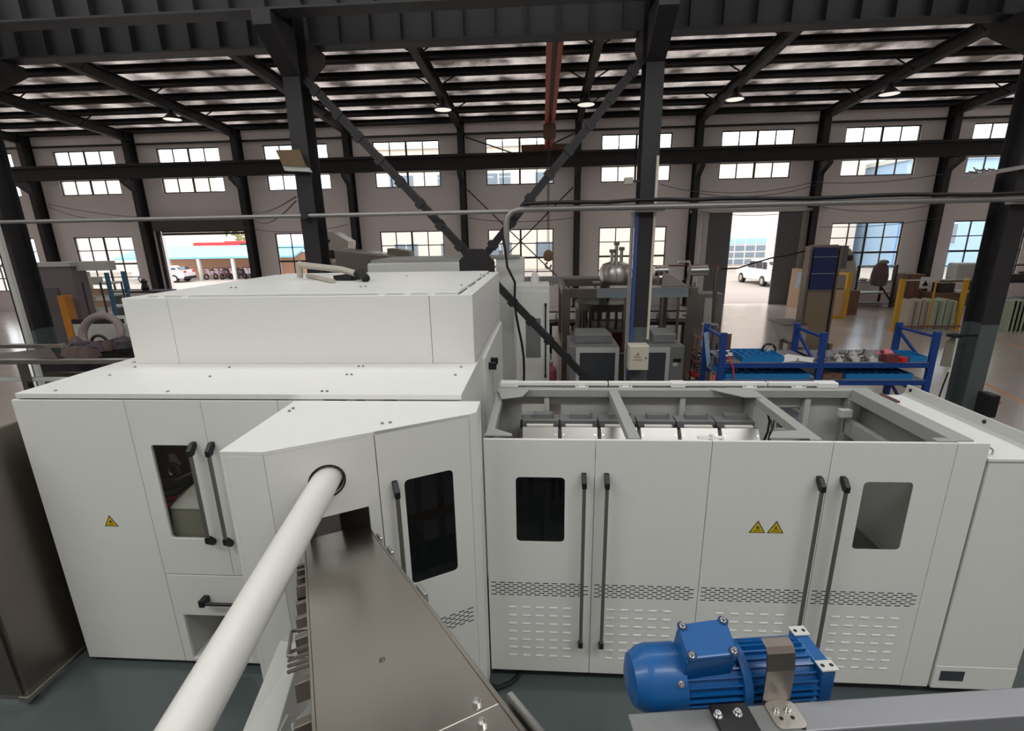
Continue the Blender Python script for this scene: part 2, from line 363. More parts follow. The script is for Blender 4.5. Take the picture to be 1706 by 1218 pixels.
# ---- X bracing between the hall columns
xa, xb = XCOL(0), XCOL(1); yb = 8.08; mid = Vector(((xa+xb)/2, yb, 3.03))
def brace(p, q, label):
    t = thing('cross_brace', p, label, 'brace')
    p, q = Vector(p), Vector(q); d = (q-p).normalized(); s = Vector((-d.z, 0, d.x))
    for k in (-.058, .001): MB().obox(p+s*k-Y3*.06, q-p, s*.057, Y3*.12).build('channel', DARKST, t)
    n = 8
    for i in range(n):
        c = p+(q-p)*((i+.5)/n); MB().obox(c-d*.05-s*.085-Y3*.075, d*.1, s*.17, Y3*.014).build('batten', DARKST, t)
for p, q, l in (((xa+.15, yb, 5.85), (mid.x-.12, yb, mid.z+.14), 'dark steel brace rising from the gusset to the column beside the stainless hopper'), ((xb-.15, yb, 5.95), (mid.x+.12, yb, mid.z+.14), 'dark steel brace rising from the gusset to the column with the electric box'),
                ((xb-.15, yb, .3), (mid.x+.12, yb, mid.z-.12), 'dark steel brace falling from the gusset behind the open-topped cabinet'), ((xa+.15, yb, .3), (mid.x-.12, yb, mid.z-.12), 'dark steel brace falling from the gusset behind the tall white cabinet')): brace(p, q, l)
g = MB(); gp = [(-.28, -.1), (-.1, -.3), (.12, -.3), (.3, -.1), (.3, .05), (.12, .26), (-.1, .26), (-.28, .08)]
g.prism([(mid.x+u, yb-.14, mid.z+v) for u, v in gp], (0, .03, 0)); tag(g.build('gusset_plate', DARKST), 'dark steel gusset plate where the diagonal braces cross', 'gusset')
# ---- overhead crane girder (orange) with hoist
t = thing('overhead_crane', (.25, 16, 7.0), 'orange overhead crane girder spanning from the hall columns to the window wall', 'crane')
for x0_, x1_ in ((.08, .19), (.30, .41)):
    MB().box(x0_, 9.3, 7.12, x1_, 23.1, 7.6).build('girder', ORANGE, t)
MB().box(.19, 9.3, 7.22, .30, 23.1, 7.5).build('girder_gap', mat('girder_gap_shade', (84, 40, 34), .5), t)  # dark box standing in for the shaded gap between the two girders
MB().box(-.95, 23.18, 7.09, 1.2, 23.56, 7.34).build('end_truck', mat('crane_brown', (96, 60, 48), .55), t)
MB().box(-1.0, 8.6, 7.41, 1.3, 8.95, 7.7).build('end_truck', MATS['crane_brown'], t)
t = thing('chain_hoist', (.2, 18.2, 6.6), 'small chain hoist with a hanging yellowish hook block', 'hoist')
MB().box(.02, 18.0, 6.7, .45, 18.45, 7.12).build('hoist_body', BROWN, t, .03)
for dx in (.17, .22): MB().cyl((dx, 18.2, 2.9), (dx, 18.2, 6.72), .012, n=6).build('chain', DARKST, t)
MB().lathe([(.03, 0), (.15, .05), (.19, .2), (.15, .35), (.06, .42)], (.2, 18.2, 2.52), 14).build('hook_block', mat('hook_block_ochre', (140, 116, 80), .5), t, smooth=True)
MB().tube([Vector((.2+.1*math.cos(R(a)), 18.2, 2.38+.11*math.sin(R(a)))) for a in range(100, 400, 25)], .035, 8).build('hook', STEELD, t, smooth=True)
# ---- high bay lamps under the rafters
LAMPW = emit('lamp_glow', (255, 250, 240), .7)
lp = None
for k in (-2, 0, 1, 2, 3):
    x = XCOL(k)
    if lp is None:
        lp = thing('high_bay_lamp', (x, 20.0, 8.12), 'round metal high bay lamp hanging under a roof rafter', 'lamp', 'high bay lamps under the rafters')
        MB().lathe([(.06, .3), (.08, .22), (.2, .12), (.33, 0), (.34, 0), (.21, .13), (.09, .24), (.06, .32)], (x, 20, 8.12), 20).build('shade', DARKST, lp, smooth=True)
        MB().lathe([(.0, 0), (.31, .0), (.31, .012), (0, .012)], (x, 20, 8.118), 20).build('diffuser', LAMPW, lp)
        MB().cyl((x, 20, 8.42), (x, 20, roofz(20)-.62), .02, n=8).build('stem', DARKST, lp)
    else: copy_tree(lp, (x, 20, 8.12))
# ---- roller door (left) and sliding door (right)
SHUT = mat('dark_shutter', (78, 72, 70), .6, var=.1)
d1 = struct(MB().box(LDX0-.1, WALLY-.32, 3.98, LDX1+.1, WALLY-.02, 4.62).build('door_1', SHUT))
for x in (LDX0-.12, LDX1-.06): MB().box(x, WALLY-.16, 0, x+.18, WALLY-.02, 3.98).build('guide_rail', DARKST, d1)
for i in range(4): MB().box(LDX0+.1, WALLY-.03, 3.9-.13*i, LDX1-.1, WALLY+.03, 4.02-.13*i).build('slat', SHUT, d1) if i < 2 else None
LEAF = mat('grey_door_leaf', (96, 97, 98), .55, var=.05)
p = PY(1175, 430, WALLY-.1); q = PY(1213, 430, WALLY-.1)
d2 = struct(MB().box(p.x, WALLY-.14, .02, q.x, WALLY-.05, RDZ).build('door_2', LEAF))
MB().box(RDX0-.1, WALLY-.13, .02, p.x, WALLY-.05, RDZ).build('side_panel', GREYW, d2)
MB().box(p.x-.9, WALLY-.3, RDZ, RDX1+1.0, WALLY-.16, RDZ+.14).build('track', GREYW, d2)
a = PZ(1280, 507, 0); bq = Vector((a.x+1.2, 24.1, 0)); dv = (bq-a); nn = Vector((-dv.y, dv.x, 0)).normalized()*.08
d3 = struct(MB().prism([a, bq, bq+nn, a+nn], (0, 0, RDZ)).build('door_3', LEAF))
MB().box(RDX1-.05, WALLY-.2, 0, RDX1+.25, WALLY-.02, RDZ+.1).build('door_post', mat('beige_door_post', (160, 156, 146), .6), d3)
# ---- conduits along the hall columns
t = thing('conduit', (-4, 7.8, 3.85), 'long galvanised conduit clamped across the hall columns with the brown board', 'conduit')
pl = [(-12, 7.82, 3.85), (-.38, 7.82, 3.85)]
MB().tube(pl, .032, 8).build('pipe', PIPEG, t, smooth=True)
for x in (XCOL(0), XCOL(-1)): MB().box(x-.05, 7.77, 3.80, x+.05, 7.9, 3.90).build('clamp', DARKST, t)
t = thing('conduit', (4, 7.75, 3.86), 'thick galvanised conduit with an elbow running past the column with the electric box', 'conduit')
pl = [(-.56, 7.72, 3.2), (-.56, 7.72, 3.66), (-.54, 7.72, 3.76), (-.47, 7.72, 3.84), (-.36, 7.72, 3.87), (12.5, 7.72, 3.87)]
MB().tube(pl, .045, 10).build('pipe', PIPEG, t, smooth=True)
for x in (XCOL(1), XCOL(2)): MB().box(x-.22, 7.74, 3.80, x+.22, 7.9, 3.84).build('clamp', PIPEG, t)
pts = [(-.3+i*.42, 7.66, 3.945+.012*math.sin(i*1.1)+(.03 if 3 < i < 6 else 0)) for i in range(30)]
tag(MB().tube(pts, .028, 8).build('cable', RUBBER, smooth=True), 'thick black cable lying along the galvanised conduit', 'cable')
pts = [(-.5+.03*math.sin(i)-.12*(i < 3)+.02*i, 7.62-.006*i, 3.5-i*.24) for i in range(12)]
tag(MB().tube(pts, .02, 6).build('cable', RUBBER, smooth=True), 'black cable hanging straight down from the conduit elbow', 'cable')
def wire(a, b, sag, r=.014, n=10):
    a, b = Vector(a), Vector(b); return MB().tube([a+(b-a)*(i/n)-Z3*(sag*4*(i/n)*(1-i/n)) for i in range(n+1)], r, 5)
WIREM = mat('grey_wire', (92, 86, 84), .6)
def wl(pa, pb, Y, sag, label, Y2=None): tag(wire(PY(*pa, Y), PY(*pb, Y2 or Y), sag).build('wire', WIREM), label, 'wire', 'wires sagging along the window wall')
for pa, pb, s in (((80, 340), (235, 362), .1), ((80, 345), (235, 368), .3), ((1098, 306), (1165, 320), .05), ((1165, 318), (1360, 302), .25), ((1165, 322), (1360, 308), .3), ((1360, 304), (1570, 290), .15), ((1165, 352), (1350, 350), .2), ((1365, 344), (1560, 340), .25), ((770, 362), (960, 362), .2), ((1365, 378), (1570, 362), .15), ((580, 374), (400, 378), .3)):
    wl(pa, pb, 23.7, s, 'thin grey wire sagging between columns of the window wall')
# thin rod bracing in the window wall behind the crane girder
t = thing('rod_brace', (XC(0), 24, 2), 'thin crossed steel rods bracing the middle bay of the window wall', 'brace')
for (xa_, za, xb_, zb) in ((XCOL(0)+.2, 5.6, XCOL(1)-.2, .8), (XCOL(0)+.2, .8, XCOL(1)-.2, 5.6), (XCOL(0)+.2, 7.9, XC(0)+.2, 6.98), (XCOL(1)-.2, 7.9, XC(0)+.3, 6.98)):
    MB().cyl((xa_, 24.1, za), (xb_, 24.1, zb), .03, n=6).build('rod', DARKST, t)

for pa, pb, s_ in (((418, 352), (493, 328), .15), ((418, 360), (493, 335), .35)):
    tag(wire(PY(*pa, 23.75), PY(*pb, 8.1), s_).build('wire', WIREM), 'thin grey wire slung from the window wall to the column with the brown board', 'wire', 'wires slung to the hall columns')
# ================================================================ MAIN MACHINES
F = 3.111
DN_ = Vector((0, -1, 0))
SCREW = MB().lathe([(.011, 0), (.011, .004), (.004, .011), (.001, .012)], (0, 0, 0), 8)
def screws(parent, pts):
    s0 = None; off = Vector(parent['_loc'])
    for p in pts:
        if s0 is None: s0 = SCREW.build('screw', STEELD); s0.parent = parent
        else: s0 = link_copy(s0, parent)
        s0.location = p-off
def handle(door, o, U, N, u, z0, z1):
    """vertical pull handle: grey bar, slanted black end caps"""
    o, U, N = Vector(o), Vector(U), Vector(N); b = o+U*u
    MB().cyl(b+N*.062+Z3*(z0+.03), b+N*.062+Z3*(z1-.03), .0135, n=12).build('handle', ALU, door, smooth=True)
    for zz, s in ((z1, 1), (z0, -1)):
        pr = [(0, .03), (0, -.005), (.042, -.06), (.08, -.06), (.08, -.015), (.035, .03)]
        MB().prism([b-U*.0165+N*n+Z3*(zz+s*h) for n, h in pr], U*.033).build('handle_cap', BLACK, door, .004)
def tri_sticker(door, o, U, N, u, z, w=.115, h=.1, kind=0):
    o, U, N = Vector(o), Vector(U), Vector(N)
    def P(a, b, d): return o+U*(u+a)+Z3*(z+b)+N*d
    MB().prism([P(-w/2, -h/2, .0003), P(w/2, -h/2, .0003), P(0, h/2, .0003)], N*.0008).build('warning_sticker', LABELK, door)
    k = .8; MB().prism([P(-w/2*k, -h/2+.006, .0012), P(w/2*k, -h/2+.006, .0012), P(0, h/2*.72, .0012)], N*.0005).build('sticker_face', LABELY, door)
    m = MB()
    if kind == 0:
        m.prism([P(-.012, -.016, .0018), P(.012, -.016, .0018), P(0, .012, .0018)], N*.0004); m.prism([P(.006, -.014, .0018), P(.02, -.014, .0018), P(.013, -.004, .0018)], N*.0004)
    else:
        m.prism([P(-.008, -.008, .0018), P(.008, -.008, .0018), P(0, .014, .0018)], N*.0004); m.prism([P(-.016, -.018, .0018), P(.016, -.018, .0018), P(.012, -.011, .0018), P(-.012, -.011, .0018)], N*.0004)
    for a in (-.024, -.014, -.003, .008, .019): m.prism([P(a, -.036, .0018), P(a+.007, -.036, .0018), P(a+.007, -.027, .0018), P(a, -.027, .0018)], N*.0004)
    m.build('sticker_print', LABELK, door)
SLOTK = mat('black_backing', (24, 24, 25), .8)
def slot_holes(u0, u1, z0=.818, rows=7, pitch=.018, gap=.0665, w=.043, h=.0108):
    hs = []
    for r in range(rows):
        u = u0+(.5*gap if r % 2 else 0); z = z0+r*pitch
        while u+w <= u1: hs.append(rect(u, z, u+w, z+h)); u += gap
    return hs
LOUV = None
def louvres(door, o, U, N, u0, u1, z0=.255, z1=.715, nx=5, nz=7):
    global LOUV
    off = Vector(door['_loc']); o = Vector(o)
    for i in range(nx):
        for j in range(nz):
            p = o+Vector(U)*(u0+.03+(u1-u0-.06)*i/(nx-1))+Z3*(z0+(z1-z0)*j/(nz-1))
            if LOUV is None:
                LOUV = MB(); LOUV.prism([(-.03, 0, .006), (-.03, -.006, -.003), (-.03, -.006, -.005), (-.03, 0, -.007)], (.06, 0, 0))
                LOUV = LOUV.build('louvre', WHITE); LOUV.parent = door
            else: LOUV = link_copy(LOUV, door)
            LOUV.location = p-off
            if LOUV.parent != door: LOUV.parent = door
# ---------------------------------------------------------------- tall white machine (left)
T = thing('blow_moulding_machine', (-2.2, 4.6, 0), 'tall white machine cabinet with a stepped roof box and an angled housing in front', 'machine')
def door_panel(name, u0, u1, z0, z1, o, U, N, parent, holes=(), t=.026, m=WHITE, g=.0025):
    if len(holes) > 3:      # thin pierced sheet with folded edges
        o, U, N = Vector(o), Vector(U), Vector(N)
        p_ = MB().plate(rect(u0+g, z0, u1-g, z1), holes, o-N*.003, U, Z3, N, .003).build(name, m, parent)
        for a, b, c, e in ((u0+g, u1-g, z1-.004, z1), (u0+g, u0+g+.004, z0, z1-.004), (u1-g-.004, u1-g, z0, z1-.004), (u0+g+.004, u1-g-.004, z0, z0+.004)):
            MB().obox(o+U*a+Z3*c-N*t, U*(b-a), N*(t-.003), Z3*(e-c)).build('folded_edge', m, p_)
        MB().obox(o+U*(u0+.02)+Z3*.795-N*.008, U*(u1-u0-.04), N*.003, Z3*.175).build('slot_shade', SLOTK, p_)  # dark sheet added so the slots read as shaded inside
        return p_
    return MB().plate(rect(u0+g, z0, u1-g, z1), holes, Vector(o)-Vector(N)*t, U, Z3, N, t).build(name, m, parent, .003)
O0 = Vector((0, F, 0))
p = door_panel('front_panel', -3.9, -3.028, .057, 2.395, O0, X3, DN_, T); tri_sticker(p, O0, X3, DN_, -3.372, 1.4, kind=0)
hole = rrect(-2.9, 1.255, -2.592, 2.045, .025)
d = door_panel('door', -3.028, -2.45, .926, 2.395, O0, X3, DN_, T, [hole])
MB().plate(rrect(-2.905, 1.25, -2.587, 2.05, .025), [], (0, F+.014, 0), X3, Z3, DN_, .006).build('window_pane', CLEARG, d)
handle(d, O0, X3, DN_, -2.552, 1.255, 2.05)
d = door_panel('door', -2.45, -1.878, .926, 2.395, O0, X3, DN_, T); handle(d, O0, X3, DN_, -2.412, 1.245, 2.05)
door_panel('front_panel', -1.878, -1.745, .926, 2.395, O0, X3, DN_, T)
d = door_panel('drawer_panel', -3.028, -1.745, .057, .917, O0, X3, DN_, T, [rect(-2.955, .09, -2.44, .532)])
MB().cyl((-2.70, F-.062, .7), (-2.1, F-.062, .7), .0135, n=12).build('handle', BLACK, d, smooth=True)
for x in (-2.715, -2.1): MB().box(x-.022, F-.078, .675, x+.022, F, .735).build('handle_cap', BLACK, d, .004)
m = MB(); m.box(-2.97, F+.03, .07, -2.42, F+.5, .08); m.box(-2.97, F+.5, .07, -2.42, F+.51, .6); m.box(-2.97, F+.03, .07, -2.96, F+.5, .6); m.box(-2.43, F+.03, .07, -2.42, F+.5, .6); m.box(-2.97, F+.03, .6, -2.42, F+.5, .61)
m.build('scrap_bin_recess', GREYW, T)
m = MB(); m.box(-3.88, F+.03, .06, -3.86, 6.45, 2.41); m.box(-.60, 2.93+.2, .06, -.58, 6.45, 2.41); m.box(-3.87, F+.03, .06, -.6, 6.43, .09)
m.build('carcass', WHITE, T)
MB().plate(rect(-3.88, .06, -.58, 2.45), [rect(-3.7, .4, -2.3, 2.3), rect(-2.1, .4, -.8, 2.3)], (0, 6.43, 0), X3, Z3, Y3, .02).build('rear_panel', WHITE, T)
for a, b in ((-3.7, -2.3), (-2.1, -.8)): MB().box(a, 6.436, .4, b, 6.442, 2.3).build('rear_pane', CLEARG, T)
for x in (-3.5, -2.2): MB().cyl((x, F+.12, 0), (x, F+.12, .06), .03, n=10).build('levelling_foot', CHROME, T)
for x, y in ((-3.7, 6.2), (-.8, 6.2)): MB().cyl((x, y, 0), (x, y, .06), .03, n=10).build('levelling_foot', CHROME, T)
# flat cover in front of the roof box
MB().prism([(-3.86, F+.005, 2.405), (-.56, F+.005, 2.405), (-.56, F+.005, 2.445), (-3.86, F+.005, 2.445)], (0, 3.99-F, 0)).build('cover', WHITE, T, .004)
MB().box(-3.85, 3.99, 2.42, -3.72, 6.44, 2.445).build('cover', WHITE, T)
screws(T, [PZ(x, y, 2.445) for x, y in ((225, 612), (183, 625.7), (92.5, 651.4), (279.8, 652.7), (349.9, 627.8), (382.2, 612.5), (536.5, 652.4), (545, 652.4), (578, 624.6), (585.7, 624.6), (597.7, 610.8), (605, 610.8), (768, 612), (758.6, 625.3))])
# roof box
BX0, BX1, BY0, BY1, BZ0, BZ1 = -3.635, -.58, 3.95, 6.44, 2.445, 3.03
for a, b in ((BX0, -3.228), (-3.224, -.944), (-.94, BX1)): MB().box(a, BY0, BZ0, b, BY0+.03, BZ1).build('roof_box_panel', WHITE, T, .004)
m = MB(); m.box(BX0, BY0+.03, BZ0, BX0+.03, BY1, BZ1); m.box(BX1-.03, BY0+.03, BZ0, BX1, BY1, BZ1); m.box(BX0+.03, BY1-.03, BZ0, BX1-.03, BY1, BZ1); m.build('roof_box_side', WHITE, T, .003)
MB().box(BX0+.03, BY0+.03, 2.6, BX1-.03, BY1-.03, BZ1-.01).build('roof_box_core', SLOTK, T)
MB().box(BX0+.2, BY0+.05, BZ1-.008, BX1-.13, BY1-.05, BZ1+.02).build('roof_lid', WHITE, T, .004)
for a, b in ((BX0+.03, BX0+.195), (BX1-.11, BX1-.03)): MB().box(a, BY0+.03, BZ1-.01, b, BY1-.03, BZ1).build('lid_flange', WHITE, T)
for x in (-3.3, -3.08, -1.35, -1.13, -.93): MB().box(x-.03, BY0+.028, BZ1-.005, x+.03, BY0+.055, BZ1+.004).build('lid_tab', WHITE, T)
for y in (4.5, 5.1, 5.6, 6.0): MB().box(BX1-.128, y-.04, BZ1-.005, BX1-.108, y+.04, BZ1+.006).build('lid_tab', WHITE, T)
screws(T, [PZ(x, y, BZ1+.02) for x, y in ((601, 478.4), (609, 478), (801, 458), (769, 476), (385, 480), (393, 480), (678, 460))])
# side door (+X side) with double handle
MB().prism([(-.58, 4.45, 2.36), (-.58, 6.44, 2.36), (-.58, 6.44, .1), (-.58, 4.45, .1)], (.025, 0, 0)).build('side_door', WHITE, T, .003)
for y in (4.75, 4.95):
    MB().cyl((-.50, y, 1.6), (-.50, y, 2.2), .018, n=10).build('side_handle', GREYW, T, smooth=True)
    MB().box(-.555, y-.025, 2.17, -.478, y+.025, 2.24).build('side_handle_cap', BLACK, T, .005)
# ---- angled housing
HP = [(-1.745, F), (-1.745, 2.284), (-1.5, 2.284), (-.472, 2.862), (-.428, 2.905), (-.428, F)]
PU = Vector((1.028, .578, 0)).normalized(); PNV = Vector((PU.y, -PU.x, 0)); PO = Vector((-1.5, 2.284, 0)); HZ0, HZ1 = .07, 2.375
MB().prism([(x, y, HZ1) for x, y in HP], (0, 0, .025)).build('housing_top', WHITE, T, .003)
screws(T, [PZ(x, y, 2.4) for x, y in ((482, 685.5), (488.4, 681), (636.7, 706), (650, 704.5))])
m = MB(); m.box(-1.745, 2.284, HZ0, -1.72, F, HZ1); m.box(-1.72, 2.284, HZ0, -1.505, 2.309, HZ1); m.build('housing_side', WHITE, T, .003)
m = MB(); m.prism([(-.472, 2.862, .06), (-.428, 2.905, .06), (-.428, F, .06), (-.455, F, .06), (-.455, 2.915, .06), (-.49, 2.88, .06)], (0, 0, HZ1-.06)); m.build('housing_corner_post', WHITE, T, .004)
a = MB().plate(rect(0, HZ0, .580, HZ1), [circ(.298, 2.148, .096), rect(.165, 1.55, .512, 1.926)], PO-PNV*.025, PU, Z3, PNV, .025).build('housing_front', WHITE, T, .002)
MB().tube([PO+PU*(.298+.099*math.cos(2*math.pi*i/24))+Z3*(2.148+.099*math.sin(2*math.pi*i/24))+PNV*.001 for i in range(24)], .005, 6, closed=True).build('hole_rim', RUBBER, a, smooth=True)
holes = [rrect(.735, 1.285, 1.052, 2.043, .03)]+slot_holes(.64, 1.165)
d = door_panel('housing_door', .583, 1.178, HZ0, 2.40, PO, PU, PNV, T, holes)
MB().plate(rrect(.73, 1.28, 1.057, 2.048, .03), [], PO-PNV*.016, PU, Z3, PNV, .006).build('window_pane', TINT, d)
handle(d, PO, PU, PNV, .675, 1.3, 2.03)
# internals seen through panes and the opening
def ipoly(nm, pts, d, th, m_): MB().prism([PY(x, y, F+d) for x, y in pts], (0, th, 0)).build(nm, m_, T)
ipoly('inner_plate', ((240, 735), (350, 735), (372, 905), (280, 905)), .3, .02, mat('inner_brown_plate', (150, 118, 110), .5))
MB().prism([PY(284, 848, F+.06), PY(342, 850, F+.06), PY(331, 802, F+.2), PY(300, 826, F+.2)], (0, 0, .012)).build('inner_shelf', WHITE, T)
ipoly('inner_guard', ((286, 850), (342, 851), (356, 905), (292, 905)), .06, .01, mat('inner_guard_grey', (176, 176, 160), .5))
q = PY(290, 783, F+.2); MB().tube([q+Vector((.05*math.cos(R(a)), 0, .055*math.sin(R(a)))) for a in range(0, 360, 20)], .018, 8, closed=True).build('inner_ring', STEELD, T, smooth=True)
ipoly('inner_bracket', ((280, 757), (287, 757), (300, 775), (284, 776)), .2, .02, CREAM)
for i, (pa, pb) in enumerate((((268, 835), (310, 812)), ((270, 828), (318, 806)), ((268, 800), (322, 786)), ((272, 815), (324, 795)), ((276, 842), (300, 826)))):
    q0, q1 = PY(*pa, F+.12), PY(*pb, F+.2); MB().tube([q0, (q0+q1)/2-Z3*.03, q1], .012, 6).build('inner_hose', [RED, RUBBER, STEELD, RUBBER, RED][i], T, smooth=True)
def ibox(nm, u0, u1, z0, z1, d0, d1, m_): MB().obox(PO+PU*u0-PNV*d1+Z3*z0, PU*(u1-u0), PNV*(d1-d0), Z3*(z1-z0)).build(nm, m_, T)
ibox('inner_rail', .70, 1.1, 1.66, 1.70, .1, .16, mat('inner_orange', (190, 100, 48), .5)); ibox('inner_table', .72, .86, 1.50, 1.55, .1, .3, mat('inner_tan', (150, 112, 80), .5)); ibox('inner_post', .84, .88, 1.2, 2.1, .18, .22, STEELD); ibox('inner_post', 1.0, 1.04, 1.2, 2.1, .2, .24, DARKG); ibox('inner_panel', .7, 1.1, 1.2, 1.42, .2, .22, DARKG)
MB().box(-1.35, 2.75, 1.5, -.95, 2.79, 2.1).build('inner_plate', STEELD, T)
MB().prism([(-1.3, 2.55, 1.86), (-1.05, 2.68, 1.86), (-1.1, 2.72, 1.9), (-1.3, 2.6, 1.9)], (0, 0, .02)).build('inner_bracket', BLACK, T)
# ---------------------------------------------------------------- open-topped oven cabinet (middle)
V = thing('oven_cabinet', (1.25, 3.7, 0), 'low white cabinet with open top, four front doors and steel heater modules inside', 'cabinet')
DX = [-.42, .365, 1.156, 1.952, 2.741]
for i in range(4):
    a, b = DX[i], DX[i+1]; hs = slot_holes(a+.02, b-.015)
    if i == 0: hs.append(rrect(-.196, 1.30, .156, 1.827, .03))
    if i == 3: hs.append(rrect(2.193, 1.296, 2.517, 1.827, .03))
    d = door_panel('door', a, b, .1, 2.115, O0, X3, DN_, V, hs)
    if i == 0: MB().plate(rrect(-.201, 1.295, .161, 1.832, .03), [], (0, F+.016, 0), X3, Z3, DN_, .006).build('window_pane', TINT, d)
    if i == 3: MB().plate(rrect(2.188, 1.291, 2.522, 1.832, .03), [], (0, F+.016, 0), X3, Z3, DN_, .006).build('window_pane', CLEARG, d)
    handle(d, O0, X3, DN_, (.288, .446, 1.887, 2.044)[i], .40, 1.84)
    c = (-.265, .215) if i == 0 else (.485, .97) if i == 1 else (1.30, 1.80) if i == 2 else (2.14, 2.62)
    louvres(d, O0, X3, DN_, *c)
    if i == 2: tri_sticker(d, O0, X3, DN_, 1.525, 1.462, kind=0); tri_sticker(d, O0, X3, DN_, 1.652, 1.462, kind=1)
door_panel('end_panel', 2.741, 2.945, .095, 2.118, O0, X3, DN_, V)
def rail(x0, y0, z0, x1, y1, z1, name='frame_rail', m_=FRAMEG): return MB().box(x0, y0, z0, x1, y1, z1).build(name, m_, V, .004)
rail(-.42, 4.22, 2.05, 2.9, 4.30, 2.12); rail(-.42, 3.145, 1.95, 2.75, 3.2, 2.03)
rail(.60, 3.16, 2.05, .68, 4.22, 2.115, 'cross_bar'); rail(1.82, 3.16, 2.05, 1.905, 4.22, 2.115, 'cross_bar')
rail(2.72, 3.14, 2.03, 2.86, 4.22, 2.13); rail(-.42, 3.14, 2.03, -.36, 4.22, 2.1)
rail(2.70, 3.14, 1.72, 2.76, 4.22, 1.86); 
for x, y in ((-.40, 3.15), (-.40, 4.2), (2.70, 4.2), (.61, 4.24), (1.83, 4.24), (2.70, 3.15)): rail(x, y, .1, x+.08, y+.07, 2.05, 'post')
for x in (.01, 1.25, 2.35): rail(x, 4.24, .1, x+.05, 4.29, 2.05, 'mullion', GREYW)
# back wall with look-through windows, side walls
MB().plate(rect(-.40, .1, 2.9, 2.05), [rrect(-.20, 1.78, .17, 1.95, .01), rrect(2.16, 1.72, 2.36, 1.93, .01)], (0, 4.31, 0), X3, Z3, Y3, .012).build('back_panel', GREYW, V)
MB().box(-.42, 3.2, .1, -.40, 4.3, 2.05).build('side_panel', FRAMEG, V); MB().box(2.88, 3.14, .1, 2.90, 4.3, 2.03).build('side_panel', FRAMEG, V)
MB().box(-.40, 3.15, .1, 2.88, 4.3, .13).build('floor_pan', STEELD, V)
MB().prism([(2.0, 3.3, 1.0), (2.68, 3.3, .75), (2.68, 4.15, .75), (2.0, 4.15, 1.0)], (0, 0, .02)).build('chute_pan', DARKG, V)
MB().box(2.82, 3.25, .9, 2.835, 4.1, 1.7).build('side_liner', GREYW, V)
# white top channel at the back with clips
for a, b in ((-.36, .60), (.612, 1.30), (1.302, 2.03), (2.042, 2.56)):
    m = MB(); m.box(a, 4.30, 2.135, b, 4.36, 2.165); m.box(a, 4.33, 2.11, b, 4.345, 2.135); m.build('top_channel', WHITE, V, .003)
for x, w_ in ((-.40, .17), (1.17, .13), (2.46, .18)): MB().box(x, 4.275, 2.12, x+w_, 4.365, 2.172).build('channel_joint', WHITE, V, .01)
for x in (.36, .76, 1.87, 2.3):
    MB().box(x-.06, 4.27, 2.12, x+.06, 4.30, 2.135).build('clip', WHITE, V, .003)
    for k in (-.04, .04): MB().cyl((x+k, 4.285, 2.135), (x+k, 4.285, 2.139), .008, n=8).build('screw', BLACK, V)
# gusset plates at the frame corners
for pts in ([(-.42, 4.22), (-.36, 3.95), (-.18, 4.02), (-.12, 4.22)], [(1.50, 4.23), (1.72, 4.02), (1.86, 4.02), (1.86, 4.23)], [(1.55, 3.16), (1.62, 3.27), (1.82, 3.30), (1.82, 3.16)], [(-.42, 3.16), (-.40, 3.32), (-.22, 3.19), (-.22, 3.16)], [(2.62, 3.13), (2.62, 3.18), (2.75, 3.18), (2.75, 3.13)]):
    MB().prism([(x, y, 2.117) for x, y in pts], (0, 0, .01)).build('gusset', FRAMEG, V, .002)
MB().box(1.145, 3.145, 2.10, 1.165, 3.165, 2.15).build('door_latch', WHITE, V); MB().box(1.07, 3.14, 2.118, 1.24, 3.18, 2.128).build('door_latch', WHITE, V)
MB().box(2.6, 4.12, 1.9, 2.7, 4.18, 1.97).build('junction_box', GREYW, V, .005)
MB().tube([(1.96+.03*math.sin(i*1.2), 4.1-.01*i, 1.98-.1*i) for i in range(9)], .009, 6).build('hose', RUBBER, V, smooth=True)
for i in range(3): MB().tube([(1.93+.02*i+.02*math.sin(j+i), 3.95+.02*i, 1.95-.08*j) for j in range(8)], .007, 6).build('hose', STEELD, V, smooth=True)
# heater modules
h0 = None
for i in range(6):
    x = -.19+.337*i
    if h0 is None:
        h0 = MB(); h0.prism([(x+.012, 3.655, 1.55), (x+.012, 3.905, 1.885), (x+.012, 3.92, 1.885), (x+.012, 3.67, 1.55)], (.31, 0, 0)); h0 = h0.build('heater_module', mat('heater_plate_steel', (150, 147, 142), .34, 1.0, var=.06, scale=4, stretch=(1, 1, 14)), V, .002)
        k0 = MB().box(x+.008, 4.0, 1.3, x+.33, 4.15, 1.905).build('heater_housing', COMPG, h0)
        c0 = MB().box(x+.05, 3.905, 1.86, x+.28, 3.94, 1.90).build('reflector_strip', mat('ceramic_white', (225, 223, 215), .6), h0)
        j0 = MB(); j0.box(x+.1, 4.05, 1.905, x+.27, 4.13, 1.945); j0.cyl((x+.28, 4.06, 1.92), (x+.28, 4.06, 1.96), .012, n=8); j0 = j0.build('clamp', COMPG, h0)
        s0 = MB()
        for yy in (1.62, 1.72, 1.83):
            for xx in (.03, .30): yy2 = 3.655+(yy-1.55)*.7463; s0.cyl((x+xx, yy2, yy), (x+xx, yy2-.005, yy+.004), .007, n=8)
        s0 = s0.build('screw', CHROME, h0)
        e0 = MB(); e0.prism([(x-.012, 3.6, 1.54), (x-.012, 3.89, 1.875), (x-.012, 4.1, 1.875), (x-.012, 4.1, 1.4), (x-.012, 3.6, 1.4)], (.022, 0, 0)); e0 = e0.build('gap_seal', BLACK, h0)
    else:
        c = link_copy(h0, V, loc=(.337*i, 0, 0))
        for ch in (k0, c0, j0, s0, e0): link_copy(ch, c)
